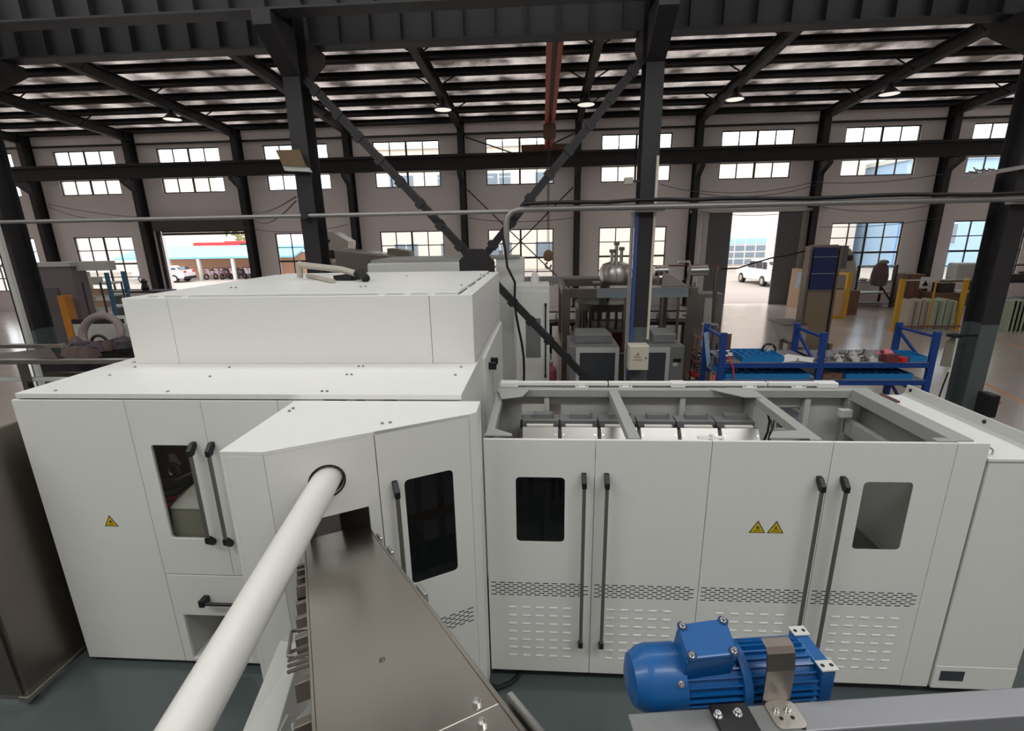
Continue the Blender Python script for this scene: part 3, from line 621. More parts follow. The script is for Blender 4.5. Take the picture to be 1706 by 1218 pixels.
for x in (-.2, 2.5): 
    for y in (3.3, 4.15): MB().cyl((x, y, 0), (x, y, .1), .03, n=10).build('levelling_foot', CHROME, V)
MB().box(-.35, 3.2, .0, -.3, 3.25, .1).build('skid', BLACK, V); MB().box(2.65, 3.2, 0, 2.7, 3.25, .1).build('skid', BLACK, V)
# ---------------------------------------------------------------- right white cabinet
W_ = thing('infeed_cabinet', (3.25, 3.75, 0), 'white cabinet with a flat roof sheet and raised edge rail beside the open-topped cabinet', 'cabinet')
m = MB(); m.box(2.965, F, .3, 3.545, F+.025, 1.99); m.build('front_panel', WHITE, W_, .003)
MB().box(2.965, F-.004, .09, 3.545, F+.021, .296).build('skirt_panel', WHITE, W_, .003)
MB().box(3.008, F-.008, .165, 3.18, F-.004, .255).build('name_plate', DARKG, W_, .002)
m = MB(); m.box(2.965, F+.025, .09, 2.985, 4.43, 1.99); m.box(3.525, F+.025, .09, 3.545, 4.43, 1.99); m.box(2.985, 4.41, .09, 3.525, 4.43, 1.99); m.build('side_panel', WHITE, W_)
MB().box(2.95, F-.01, 1.99, 3.56, 4.43, 2.012).build('roof_sheet', WHITE, W_, .003)
MB().prism([(3.30, 2.98, 2.012), (3.375, 2.98, 2.012), (3.375, 2.98, 2.03), (3.36, 2.98, 2.105), (3.34, 2.98, 2.105), (3.33, 2.98, 2.03)], (0, 1.46, 0)).build('edge_rail', GREYW, W_, .003)
for y in (3.62, 4.38): MB().cyl((3.3305, y, 2.07), (3.345, y, 2.07), .016, n=12).build('hole_plug', BLACK, W_)
MB().cyl((3.04, 3.93, 2.012), (3.04, 3.93, 2.018), .028, n=14).build('grommet', BLACK, W_)
MB().box(3.1, 4.2, 2.012, 3.13, 4.42, 2.03).build('hinge', mat('rusty_hinge', (96, 70, 62), .6), W_)
MB().tube([(2.985+.03*math.cos(R(a)), F+.05, 2.03+.035*math.sin(R(a))) for a in range(-20, 220, 20)], .006, 6).build('lifting_eye', CHROME, W_, smooth=True)
for x, y in ((3.05, 3.25), (3.47, 3.25), (3.05, 4.3), (3.47, 4.3)): MB().cyl((x, y, 0), (x, y, .09), .03, n=10).build('levelling_foot', CHROME, W_)
# black hose under the cabinets
pts = [PZ(x, y, .025) for x, y in ((815, 1118), (812, 1140), (830, 1146), (850, 1138), (862, 1128), (868, 1118))]
tag(MB().tube(pts, .018, 8).build('floor_hose', RUBBER, smooth=True), 'black hose lying on the floor under the corner of the angled housing', 'hose')
# ---------------------------------------------------------------- stainless machine at the left edge
S = thing('stainless_hopper_frame', (-4.6, 3.5, 0), 'dull stainless machine with tall side panel and open top frame beside the white cabinet', 'machine')
MB().box(-4.06, 2.72, .1, -4.02, 4.9, 2.18).build('side_panel', STEELD, S, .004)
MB().box(-5.6, 2.70, .1, -4.06, 2.74, 2.18).build('front_panel', STEELD, S, .004)
MB().box(-4.075, 2.69, .05, -3.99, 4.9, .1).build('bottom_rail', STEEL, S, .006)
for x, y in ((-4.08, 2.78), (-5.5, 2.78), (-4.08, 4.8), (-5.5, 4.8)): MB().cyl((x, y, 0), (x, y, .1), .04, n=12).build('foot', RUBBER, S)
za = 2.32; ya = PZ(100, 598, za).y
MB().box(-6.6, ya-.03, za-.05, -3.92, ya+.03, za).build('top_rail', STEEL, S, .006)
yb2 = PZ(60, 573, za).y
MB().box(-7.0, yb2-.03, za-.05, PZ(105, 573, za).x, yb2+.03, za).build('top_rail', STEEL, S, .006)
a_, b_ = PZ(60, 590, za-.06), PZ(105, 576, za-.06)
MB().prism([(-6.6, ya, za-.06), (PZ(100, 598, za).x, ya, za-.06), (b_.x, yb2, za-.06), (-6.6, ya+.2, za-.06)], (0, 0, .01)).build('tray', STEELD, S)
for x in (-4.02, -5.5): MB().box(x-.06, ya-.03, .1, x, ya+.03, za-.05).build('post', STEELD, S)
MB().box(-5.6, 4.86, .1, -4.06, 4.9, 2.1).build('rear_panel', STEELD, S)
a_ = PZ(35, 630, 2.1); MB().box(a_.x-.3, a_.y, 2.06, -3.93, a_.y+.05, 2.1).build('inner_rail', GREYW, S, .004)
t = thing('guard_post', PZ(47, 572, 2.12).to_tuple()[:2]+(0,), 'thin white upright post standing behind the stainless top frame', 'post')
q = PZ(47, 572, 2.12); top = PY(-6, 390, q.y); 
MB().box(q.x-.03, q.y, 0, q.x+.03, q.y+.05, top.z+.6).build('upright', GREYW, t); MB().box(q.x-.12, q.y-.08, 0, q.x+.12, q.y+.12, .015).build('base_plate', GREYW, t)
# ---------------------------------------------------------------- foreground: white tube, stainless chute
ax = Vector((-.108, 1, .076)); hc = PO+PU*.290+Z3*2.152
tb = MB(); tb.cyl(hc+ax*.25, hc-ax*3.6, .0775, n=40); tag(tb.build('blower_tube', TUBEW, smooth=True), 'thick white plastic tube running out of the round hole in the angled housing', 'tube')
K = thing('chute', (-1.0, 2.4, 0), 'sloping brushed stainless chute leading into the opening of the angled housing', 'chute')
cd = Vector((.563, -1, .438)).normalized(); cq = PO+PU*.505+Z3*1.784; cn = PU.cross(cd); cn = cn if cn.z > 0 else -cn; cwid = .368
def CP(t_, s_, h_=0): return cq+PU*t_+cd*s_+cn*h_
CHSTEEL = mat('chute_stainless', (172, 166, 158), .24, 1.0, var=.07, scale=1.3, bump=.06, bscale=1.6)
def cbox(name, t0, t1, s0, s1, h0, h1, m_, bev=.002, par=None):
    return MB().obox(CP(t0, s0, h0), PU*(t1-t0), cd*(s1-s0), cn*(h1-h0)).build(name, m_, par or K, bev)
cbox('cover_plate', -cwid, -.004, -.12, 2.1305, -.004, 0, CHSTEEL)
cbox('cover_plate', -cwid, -.004, 2.1315, 3.0, -.004, 0, CHSTEEL)
cbox('side_wall', -.012, 0, -.15, 3.0, -.12, .003, CHSTEEL); cbox('side_wall', -cwid-.008, -cwid, -.15, 3.0, -.12, .003, CHSTEEL)
cbox('bottom_plate', -cwid, -.012, -.1, 3.0, -.12, -.115, STEELD)
for s in (.28, .62, 1.28): cbox('rim_clip', 0, .014, s, s+.13, -.02, .012, CHROME)
cbox('side_handle', .004, .02, 2.14, 2.32, -.03, .02, CHROME, .004)
for s in (2.1, 2.17):
    MB().cyl(CP(-.05-(s-2.1)*.2, s, 0), CP(-.05-(s-2.1)*.2, s, .006), .010, n=12).build('bolt', CHROME, K); MB().cyl(CP(-.05-(s-2.1)*.2, s, .006), CP(-.05-(s-2.1)*.2, s, .012), .006, n=8).build('bolt', CHROME, K)
MB().cyl(CP(-.196, 1.743, 0), CP(-.196, 1.743, .003), .008, n=10).build('rivet', STEELD, K)
for s, h, w in ((.35, .06, .05), (.45, .05, .04), (.58, .05, .05), (.72, .04, .04), (.95, .05, .045), (1.12, .04, .05), (1.3, .05, .06), (1.62, .05, .05), (1.83, .06, .05), (1.95, .05, .06)):
    cbox('side_bracket', -cwid-.008-.04, -cwid-.008, s, s+w*.7, -.07, -.02, STEELD)
for s in (1.4, 1.46, 1.5, 1.54): MB().cyl(CP(-cwid-.008, s, -.03), CP(-cwid-.07, s-.05, -.05), .006, n=6).build('wire_hook', STEELD, K)
MB().tube([CP(-cwid-.005, 1.28, -.02), CP(-cwid-.06, 1.26, -.02), CP(-cwid-.07, 1.4, -.04), CP(-cwid-.01, 1.46, -.04)], .006, 6).build('wire_hook', STEELD, K)
for i, s in enumerate((.3, .38, .46, .54, .62, .7)): cbox('guide_link', -cwid-.05, -cwid-.01, s, s+.03, -.1, -.05, BLACK if i % 2 else STEELD)
for s, t_ in ((1.0, -.02), (1.0, -.36), (2.6, -.02), (2.6, -.36)):
    q = CP(t_, s, -.12); MB().box(q.x-.025, q.y-.025, 0, q.x+.025, q.y+.025, q.z).build('leg', STEELD, K)
# folded sheet duct below the tube
D_ = thing('scrap_duct', (-1.5, 1.6, 0), 'light grey folded sheet duct standing below the white tube beside the chute', 'duct')
tp = PY(466, 1068, 1.75); tp2 = PY(505, 1072, 1.75); bt = PY(395, 1240, 1.35); bt2 = PY(455, 1240, 1.35)
m = MB(); m.prism([tp, tp2, bt2, bt], (0, .25, -.12)); m.build('sloped_top', GREYW, D_, .003)
c_ = (tp+tp2)/2; m = MB(); m.box(c_.x-.06, c_.y+.05, 0, c_.x+.1, c_.y+.25, c_.z-.1); m.build('leg', GREYW, D_)
m = MB(); m.prism([bt, bt2, bt2+Vector((0, 0, -.3)), bt+Vector((0, 0, -.3))], (0, .12, 0)); m.build('lower_box', GREYW, D_)
# ================================================================ FOREGROUND BAR AND MOTOR
zb = 2.62
fa, fb, na, nb = PZ(1321, 1170, zb), PZ(1706, 1144, zb), PZ(1307, 1206, zb), PZ(1706, 1188, zb)
bd = (fb-fa).normalized(); bw = Vector((bd.y, -bd.x, 0)); bwid = .056; BARM = mat('grey_bar_paint', (138, 139, 143), .35, .3, var=.06)
el = PZ(1042, 1176, zb); s_el = (el-fa).dot(bd)
Bt = thing('support_bar', (.8, .75, 0), 'grey square steel bar carrying the blue motor', 'bar')
MB().obox(fa-bd*.02, bd*1.5, bw*bwid, Z3*-.06).build('bar', BARM, Bt, .003)
MB().obox(fa+bd*s_el, bd*(-s_el-.005), bw*.16, Z3*-.012).build('mounting_plate', mat('galvanised_plate', (128, 130, 128), .5, .4, var=.2, scale=14), Bt, .003)
MB().obox(fa+bd*(s_el+.05)-Z3*.02, bd*.05, bw*.05, Z3*-(zb-.02)).build('post', BARM, Bt); MB().obox(fa+bd*1.3-Z3*.061, bd*.05, bw*.05, Z3*-(zb-.061)).build('post', BARM, Bt)
def BP(s, t, h=0): return fa+bd*s+bw*t+Z3*h
def bolt(parent, p, n=Z3, r=.008):
    n = Vector(n).normalized(); p = Vector(p)
    b = MB().lathe([(r*1.5, 0), (r*1.5, .0015), (r, .0016), (r, .008), (r*.55, .008), (r*.55, .004), (.0005, .004)], p, 12, n); b.build('bolt', CHROME, parent, smooth=True)
k0 = PZ(1185, 1190, zb); k1 = PZ(1240, 1184, zb); ks = (k0-fa).dot(bd); ke = (k1-fa).dot(bd); kt = (k0-fa).dot(bw)
MB().obox(BP(ks, kt-.012), bd*(ke-ks+.006), bw*.07, Z3*.010).build('rubber_pad', BLACK, Bt, .002)
for x, y in ((1196, 1192), (1229, 1189)): q = PZ(x, y, zb+.01); bolt(Bt, q, Z3, .0055)
# bent stainless bracket
Bk = thing('bent_bracket', (PZ(1290, 1185, zb)), 'bent dark stainless bracket bolted to the grey bar beside the motor', 'bracket')
r0 = PZ(1272, 1175, zb); r1 = PZ(1318, 1172, zb); s0 = (r0-fa).dot(bd); s1 = (r1-fa).dot(bd)
tn = (r0-fa).dot(bw); bwi = s1-s0
m = MB(); pf = rrect(s0, tn-.004, s1+.003, tn+.05, .012); m.prism([BP(u, v, .0005) for u, v in pf], (0, 0, .003)); m.build('foot', STEEL, Bk)
uu = PY(1255, 1072, BP(s0, tn-.004).y+.012); hgt = (PY(1283, 1075, BP(s0, tn).y+.02).z-zb)
prof = [(0, 0), (.0, hgt*.62), (.006, hgt*.9), (.014, hgt*.98), (.03, hgt)]
for i in range(4):
    a, b = prof[i], prof[i+1]
    MB().prism([BP(s0, tn-.004-a[0], a[1]), BP(s0+bwi, tn-.004-a[0], a[1]), BP(s0+bwi, tn-.004-b[0], b[1]), BP(s0, tn-.004-b[0], b[1])], bw*-.003).build('upright', STEELD, Bk)
for k in (.3, .7): bolt(Bk, BP(s0+bwi*k, tn+.014, .0035), Z3, .0045); MB().cyl(BP(s0+bwi*k, tn+.03, .0033), BP(s0+bwi*k, tn+.03, .0038), .004, n=8).build('hole', BLACK, Bk)
# blue motor: axis along the bar, behind it
MT = thing('electric_motor', tuple(fa+bd*.05), 'bright blue electric motor with a terminal box lying behind the grey bar', 'motor')
ml = PZ(1054, 1120, zb+.045); mr = PZ(1388, 1128, zb+.02); sl = (ml-fa).dot(bd); srr = (mr-fa).dot(bd); L = srr-sl
rad = .060; tc_ = -.078; zc = zb-.008
ctr = lambda s, t=0, h=0: fa+bd*s+bw*(tc_+t)+Z3*(zc-zb+h)
m = MB(); m.lathe([(rad*.45, 0), (rad*.8, .008), (rad*1.02, .03), (rad*1.07, .045), (rad*1.07, .105), (rad*1.0, .105)], ctr(sl), 28, bd); m.build('fan_cowl', MOTORB, MT, smooth=True, sharp=25)
m = MB(); m.cyl(ctr(sl+.10), ctr(srr-.03), rad*.86, n=28); m.build('stator', MOTORB, MT, smooth=True)
for i in range(26):
    a = 2*math.pi*i/26; dvec = bw*math.cos(a)+Z3*math.sin(a)
    if math.sin(a) < -.5: continue
    tv = bw*-math.sin(a)+Z3*math.cos(a)
    MB().obox(ctr(sl+.106)+dvec*rad*.84-tv*.0015, bd*(L-.14), dvec*rad*.18, tv*.003).build('fin', MOTORB, MT)
m = MB(); m.cyl(ctr(sl+.215), ctr(sl+.232), rad*1.1, n=28); m.build('end_shield', MOTORB, MT, smooth=True)
m = MB(); m.obox(ctr(srr-.03, -rad*.9, -rad*.9), bd*.03, bw*rad*1.8, Z3*rad*1.75); m.build('drive_flange', MOTORB, MT, .004)
for t in (-.9, .55): 
    q = ctr(srr-.032, rad*t, rad*.87); MB().obox(q, bd*.034, bw*.024, Z3*.003).build('foot_plate', GREYW, MT)
    for k in (.008, .026): MB().cyl(q+bd*k+bw*.012+Z3*.003, q+bd*k+bw*.012+Z3*.0036, .004, n=8).build('hole', BLACK, MT)
# terminal box, tilted toward the camera
tbx = [PZ(1128, 1043, zb+.10), PZ(1208, 1032, zb+.10), PZ(1230, 1093, zb+.085), PZ(1146, 1102, zb+.085)]
nrm = (tbx[1]-tbx[0]).cross(tbx[3]-tbx[0]).normalized(); nrm = nrm if nrm.z > 0 else -nrm
m = MB(); m.prism([p-nrm*.006 for p in tbx], nrm*-.075); m.build('terminal_box', MOTORB, MT, .004)
m = MB(); m.prism([p-nrm*.006 for p in tbx], nrm*.012); m.build('terminal_lid', MOTORB, MT, .004)
ce_ = sum(tbx, Vector())/4
for p in tbx:
    q = p+(ce_-p)*.16; MB().cyl(q+nrm*.0055, q+nrm*.007, .0105, n=12).build('bolt_recess', mat('motor_blue_dark', (10, 48, 92), .5), MT); bolt(MT, q+nrm*.007, nrm, .0042)
bolt(MT, ctr(sl+.09, rad*.86, rad*.66), (bw*.8+Z3*.6), .0042)
m = MB(); m.obox(ctr(sl+.12, rad*.2, -rad*1.05), bd*.08, bw*.06, Z3*.03); m.build('foot_block', MOTORB, MT, .003)
# ================================================================ BACKGROUND MACHINES
# ---- white machine behind the roof box
t = thing('rear_machine', (-2.0, 9.7, 0), 'white machine with a plain upper cabinet standing behind the tall white cabinet', 'machine')
MB().box(-3.25, 8.95, .08, -1.05, 10.6, 3.03).build('body', WHITE, t, .01); MB().box(-3.25, 8.93, 2.0, -2.92, 8.95, 3.0).build('door', WHITE, t)
MB().box(-.93, 9.72, .08, -.38, 10.3, 3.06).build('column_cabinet', WHITE, t, .01); MB().box(-3.2, 9.0, 3.03, -1.1, 10.5, 3.09).build('roof_sheet', FRAMEG, t)
MB().cyl((-.84, 9.9, 3.06), (-.84, 9.9, 3.2), .04, n=10).build('vent_cap', GREYW, t); MB().box(-1.4, 9.66, 3.06, -.45, 9.72, 3.12).build('pipe_rail', FRAMEG, t)
for x, y in ((-3.1, 9.1), (-.6, 9.9), (-3.1, 10.4), (-1.2, 10.4)): MB().cyl((x, y, 0), (x, y, .08), .04, n=8).build('levelling_foot', CHROME, t)
# ---- white control cabinet with glass door
t = thing('control_cabinet', (-.2, 9.5, 0), 'tall white control cabinet with grey window and long pull handle behind the brace', 'cabinet')
MB().prism([(-.55, 9.0, .08), (-.5, 8.85, .08), (.12, 8.85, .08), (.12, 9.65, .08), (-.55, 9.65, .08)], (0, 0, 2.52)).build('body', WHITE, t, .006)
MB().box(-.42, 8.835, .15, .1, 8.85, 2.5).build('door', WHITE, t, .003); MB().box(-.32, 8.83, 1.25, -.04, 8.834, 2.0).build('window_pane', COMPG, t)
MB().cyl((.05, 8.79, .9), (.05, 8.79, 2.25), .014, n=8).build('handle', BLACK, t); 
for z in (.9, 2.25): MB().box(.03, 8.78, z-.03, .07, 8.835, z+.03).build('handle_cap', BLACK, t)
MB().cyl((-.4, 8.835, 1.5), (-.4, 8.815, 1.5), .018, n=10).build('lock', CHROME, t)
MB().lathe([(.07, 0), (.09, .08), (.05, .2), (.01, .24)], (-.15, 9.2, 2.6), 12).build('beacon', mat('clear_white_dome', (235, 235, 232), .3), t, smooth=True)
# ---- stainless elevator hopper and conveyor by the column
t = thing('preform_hopper', (-4.9, 11.9, 0), 'stainless slanted hopper head with control label beside the dark column', 'hopper')
Yh = 11.7
pp = [PY(x, y, Yh) for x, y in ((540, 385), (552, 386), (580, 402), (579, 424), (562, 415), (552, 440), (538, 440))]
MB().prism(pp, (0, .5, 0)).build('hopper_head', STEEL, t, .005)
pp = [PY(x, y, Yh-.01) for x, y in ((541, 397), (550, 400), (548, 405), (540, 402))]; MB().prism(pp, (0, .008, 0)).build('label_plate', BLACK, t)
pp = [PY(x, y, Yh) for x, y in ((540, 440), (552, 440), (552, 520), (540, 520))]; q = pp[0]
MB().box(q.x, Yh, 0, q.x+.2, Yh+.45, q.z).build('mast', STEELD, t)
t = thing('trough_conveyor', (-4.1, 11.0, 0), 'dull stainless trough conveyor sloping behind the tall white cabinet', 'conveyor')
Yk = 10.75
pp = [PY(x, y, Yk) for x, y in ((556, 416), (660, 428), (640, 432), (612, 452), (612, 475), (566, 475))]
MB().prism(pp, (0, .6, 0)).build('trough', STEELD, t, .005)
pp = [PY(x, y, Yk-.02) for x, y in ((556, 414), (662, 426), (662, 429), (556, 418))]; MB().prism(pp, (0, .64, 0)).build('rim', STEEL, t)
q0 = PY(553, 424, Yk+.2); MB().cyl(q0, q0+Vector((0, .4, 0)), .1, n=14).build('drive_motor', BLACK, t, smooth=True)
pp = [PY(x, y, Yk+.1) for x, y in ((645, 414), (662, 415), (682, 419), (682, 428), (645, 428))]; MB().prism(pp, (0, .4, 0)).build('box_end', STEELD, t)
MB().box(PY(575, 470, Yk).x, Yk+.1, 0, PY(600, 470, Yk).x, Yk+.4, PY(590, 460, Yk).z).build('leg', STEELD, t)
for x in (600, 618, 635, 648): q = PY(x, 424+(x-600)*.09, Yk); MB().cyl(q-Z3*.02, q+Z3*.08, .012, n=6).build('clamp_screw', CHROME, t)
# ---- pipe tool lying on the roof box
t = thing('lance_tool', (-2.6, 5.6, BZ1+.02), 'beige pipe lance with black hose end lying on top of the roof box', 'tool')
zt_ = BZ1+.02; BEIGE = mat('beige_pipe', (178, 172, 158), .45)
a_ = PZ(500, 463, zt_+.02); b_ = PZ(596, 463, zt_+.03); c_ = PZ(556, 469, zt_+.02)
up_ = PY(499, 440, a_.y)
MB().tube([a_, up_-Z3*.02, up_, up_+Vector((.05, -.03, -.01)), b_+Z3*.05-(b_-up_)*.25, b_+Z3*.04], .035, 8).build('pipe', BEIGE, t, smooth=True)
MB().tube([PZ(512, 459, zt_+.025), c_], .025, 8).build('pipe', BEIGE, t, smooth=True)
e_ = PZ(610, 465, zt_+.03); MB().tube([b_+Z3*.04, (b_+e_)/2+Z3*.06, e_], .045, 8).build('hose_end', RUBBER, t, smooth=True)
pp = [PZ(x, y, zt_+.006) for x, y in ((556, 467), (585, 463), (606, 464), (585, 467))]; MB().prism(pp, (0, 0, .05)).build('flap', RUBBER, t)
# ---- compressor / dryer units in front of the filler
for i, (x0, x1, lab) in enumerate(((.50, 1.42, 'grey dryer unit with charcoal front panel beside the brace foot'), (1.98, 2.62, 'grey dryer unit with small display beside the electric box column'))):
    t = thing('dryer_unit', ((x0+x1)/2, 9.3, 0), lab, 'dryer'); y0, y1, zt = 8.85, 9.9, 1.46
    MB().box(x0, y0, .06, x1, y1, zt).build('body', COMPG, t, .01)
    m = MB(); fx0 = x0+.12 if i == 0 else x0-.35; fx1 = x1 if i == 0 else x1-.27
    m.plate(rect(fx0, .1, fx1, zt-.02), [rect(fx0+.07, .15, fx1-.07, zt-.12)], (0, y0, 0), X3, Z3, DN_, .02); m.build('front_frame', GREYW, t, .003)
    MB().box(fx0+.07, y0-.008, .15, fx1-.07, y0, zt-.12).build('front_panel', DARKG, t)
    MB().prism([(x0+.1, y0+.25, zt), (x1-.1, y0+.25, zt), (x1-.15, y0+.9, zt), (x0+.15, y0+.9, zt)], (0, 0, .18)).build('top_plenum', COMPG, t, .02)
    if i == 1:
        MB().box(x1-.2, y0-.012, zt-.3, x1-.06, y0, zt-.24).build('display', BLACK, t); MB().box(x1-.2, y0-.012, zt-.38, x1-.12, y0, zt-.32).build('switch_plate', GREYW, t)
        MB().box(x1-.01, y0+.05, .1, x1+.01, y1-.1, zt-.03).build('side_panel', mat('navy_panel', (46, 60, 92), .5), t)
    for x in (x0+.1, x1-.1):
        for y in (y0+.1, y1-.1): MB().box(x-.04, y-.04, 0, x+.04, y+.04, .06).build('foot', BLACK, t)
# ---- filling machine: stainless guard frame, glass, carousel
t = thing('filling_machine', (1.9, 12, 0), 'stainless framed filling machine with glass guards and blue-grey header panel', 'machine')
fx0, fx1, fy0, fy1, fz = .42, 3.32, 10.6, 13.2, 2.34
for x in (fx0, fx1-.18):
    for y in (fy0, fy1-.15): MB().box(x, y, .05, x+.18, y+.15, fz).build('post', STEELD, t, .01)
MB().box(fx0+.18, fy0+.01, fz-.2, fx1-.18, fy0+.12, fz).build('header', STEELD, t, .01); MB().box(fx0+.18, fy1-.12, fz-.2, fx1-.18, fy1-.01, fz).build('header', STEELD, t, .01)
for x in (fx0+.01, fx1-.11): MB().box(x, fy0+.15, fz-.2, x+.1, fy1-.15, fz).build('header', STEELD, t, .01)
MB().box(fx0+.75, fy0, fz-.2, fx1-.2, fy0+.01, fz-.01).build('header_film', mat('blue_grey_film', (150, 166, 172), .5), t)
for x in (fx0+.35, fx0+1.35, fx0+1.75, fx0+2.15, fx0+2.5): MB().box(x, fy0+.04, .9, x+.05, fy0+.09, fz-.2).build('guard_mullion', STEELD, t)
for x0, x1 in ((fx0+.4, fx0+1.35), (fx0+1.4, fx0+1.75), (fx0+1.8, fx0+2.15), (fx0+2.2, fx0+2.5)): MB().box(x0, fy0+.06, .92, x1, fy0+.066, fz-.2).build('guard_pane', GLASSD, t)
for x in (fx0+1.55, fx0+2.62): MB().box(x, fy0+.0, 1.72, x+.1, fy0+.04, 1.76).build('door_handle', CHROME, t)
MB().box(fx0, fy0+.02, .1, fx1, fy1, .9).build('base_body', STEELD, t, .01)
MB().cyl((1.5, 11.9, .9), (1.5, 11.9, 1.25), .75, n=28).build('carousel_table', mat('dark_red_guard', (104, 36, 38), .5), t, smooth=True)
MB().cyl((1.5, 11.9, 1.75), (1.5, 11.9, 1.9), .72, n=28).build('carousel_ring', STEELD, t, smooth=True)
for i in range(20):
    a = 2*math.pi*i/20; p = Vector((1.5+.66*math.cos(a), 11.9+.66*math.sin(a), 0)); MB().cyl(p+Z3*1.3, p+Z3*1.75, .035, n=8).build('filling_valve', STEELD, t)
MB().cyl((1.5, 11.9, 1.9), (1.5, 11.9, 2.4), .12, n=12).build('mast', STEELD, t)
for x in (fx0+.1, fx1-.1):
    for y in (fy0+.1, fy1-.1): MB().cyl((x, y, 0), (x, y, .1), .05, n=8).build('foot', CHROME, t)
MB().box(2.55, 11.0, fz, 2.58, 12.6, fz+.35).build('top_plate', STEEL, t); MB().prism([(2.6, 10.8, fz), (3.2, 10.8, fz), (2.6, 10.8, fz+.35)], (0, .03, 0)).build('top_plate', STEEL, t)
t = thing('mixing_tank', (1.72, 12.0, 2.3), 'round stainless tank with valves on top of the filling machine', 'tank')
MB().lathe([(.25, 0), (.37, .02), (.38, .30), (.31, .42), (.14, .48), (.0, .49)], (1.72, 11.7, 2.37), 24).build('vessel', STEEL, t, smooth=True)
for dx, h in ((-.1, .25), (0, .42), (.12, .3)): 
    MB().cyl((1.72+dx, 11.7, 2.80), (1.72+dx, 11.7, 2.80+h), .04, n=10).build('valve_stem', CHROME, t, smooth=True); MB().box(1.66+dx, 11.64, 2.80+h, 1.78+dx, 11.76, 2.88+h).build('valve_head', STEELD, t, .01)
MB().box(1.2, 11.5, 2.34, 2.1, 12.0, 2.37).build('tank_base', STEELD, t)
t = thing('pipe_manifold', (3.4, 11.5, 0), 'stainless pipes and horizontal cylinder beside the filling machine', 'pipework')
q = PY(1100, 452, 11.2); r_ = PY(1180, 450, 11.2)
for a, b in ((1090, 1112), (1148, 1178)): MB().cyl(PY(a, 451, 11.2), PY(b, 450, 11.2), .12, n=14).build('cylinder', CHROME, t, smooth=True)
MB().tube([PY(1082, 443, 11.2), PY(1200, 442, 11.2)], .018, 6).build('pipe', mat('red_brown_pipe', (120, 72, 66), .5), t)
MB().tube([PY(1145, 475, 11.1), PY(1150, 445, 11.1), PY(1148, 436, 11.1), PY(1130, 437, 11.1)], .035, 8).build('pipe', CHROME, t, smooth=True)
MB().tube([PY(1196, 443, 11.2), PY(1192, 470, 11.2), PY(1188, 545, 11.2)], .05, 8).build('pipe', STEELD, t, smooth=True)
q = PY(1188, 545, 11.2); MB().cyl((q.x, q.y, 0), (q.x, q.y, q.z), .05, n=8).build('pipe', STEELD, t)
q = PY(1158, 470, 11.2); MB().tube([q, PY(1152, 560, 11.2), Vector((PY(1152, 560, 11.2).x, 11.2, 0))], .03, 8).build('pipe', PIPEG, t)
MB().cyl(PY(1140, 480, 11.3), PY(1140, 466, 11.3), .05, n=10).build('gauge', BLACK, t)
t = thing('grey_cabinet', (3.7, 12.6, 0), 'plain light grey metal cabinet behind the stainless pipework', 'cabinet')
a_ = PY(1168, 490, 12.3); b_ = PY(1200, 490, 12.3); MB().box(a_.x, 12.3, 0, b_.x+.1, 13.0, a_.z).build('body', COMPG, t, .01); MB().box(a_.x+.1, 12.28, .2, b_.x-.15, 12.3, a_.z-.1).build('door', GREYW, t)
# ---- electric box on the column
t = thing('electric_box', (1.62, 7.72, 1.3), 'cream electric box with high voltage warning triangle mounted on the hall column', 'electric box')
ex0, ex1, ez0, ez1 = 1.385, 1.70, 1.34, 1.75
MB().box(ex0, 7.63, ez0, ex1, 7.87, ez1).build('box', CREAM, t, .006); MB().box(ex0+.012, 7.615, ez0+.012, ex1-.012, 7.63, ez1-.012).build('door', CREAM, t, .004)
MB().box(ex0-.02, 7.87, ez0+.1, ex1+.02, 7.9, ez1-.1).build('bracket', DARKST, t)
MB().cyl((ex1-.05, 7.615, 1.55), (ex1-.05, 7.605, 1.55), .012, n=12).build('lock', BLACK, t)
def tri(c, s, y, dpt, nm, m_): MB().prism([(c[0]-s, y, c[1]-s*.87), (c[0]+s, y, c[1]-s*.87), (c[0], y, c[1]+s*.87)], (0, dpt, 0)).build(nm, m_, t)
tri((1.52, 1.60), .052, 7.6146, -.0005, 'warning_triangle', BLACK); tri((1.52, 1.598), .04, 7.614, -.0005, 'triangle_face', CREAM)
MB().prism([(1.522, 7.6134, 1.622), (1.508, 7.6134, 1.597), (1.519, 7.6134, 1.597), (1.513, 7.6134, 1.572), (1.533, 7.6134, 1.604), (1.521, 7.6134, 1.604), (1.53, 7.6134, 1.622)], (0, -.0004, 0)).build('bolt_symbol', BLACK, t)
tx = bpy.data.curves.new('lettering', 'FONT'); tx.body = '有电危险'; tx.size = .034; tx.align_x = 'CENTER'; tx.extrude = .0003
to = bpy.data.objects.new('lettering', tx); COL.objects.link(to); dg = bpy.context.evaluated_depsgraph_get(); me_ = bpy.data.meshes.new_from_object(to.evaluated_get(dg)); bpy.data.objects.remove(to)
lo = bpy.data.objects.new('lettering', me_); COL.objects.link(lo); me_.materials.clear(); me_.materials.append(RED); lo.parent = t; lo.rotation_euler = (R(90), 0, 0); lo.location = Vector((1.52, 7.614, 1.505))-Vector(t['_loc'])
tag(lo, 'red Chinese lettering')
t = thing('wire_duct', (1.45, 7.8, 1.3), 'blue and white wire duct strips running up the hall column', 'duct')
for x, m_ in ((1.36, PIPEG), (1.425, mat('blue_strip', (50, 78, 140), .5))): MB().box(x, 7.86, 1.2, x+.05, 7.9, 3.8).build('strip', m_, t)
MB().box(1.70, 7.86, 1.8, 1.735, 7.9, 4.6).build('strip', CREAM, t); MB().tube([(1.38, 7.84, 1.0), (1.36, 7.84, 1.5), (1.375, 7.85, 3.75)], .02, 6).build('pipe', PIPEG, t)
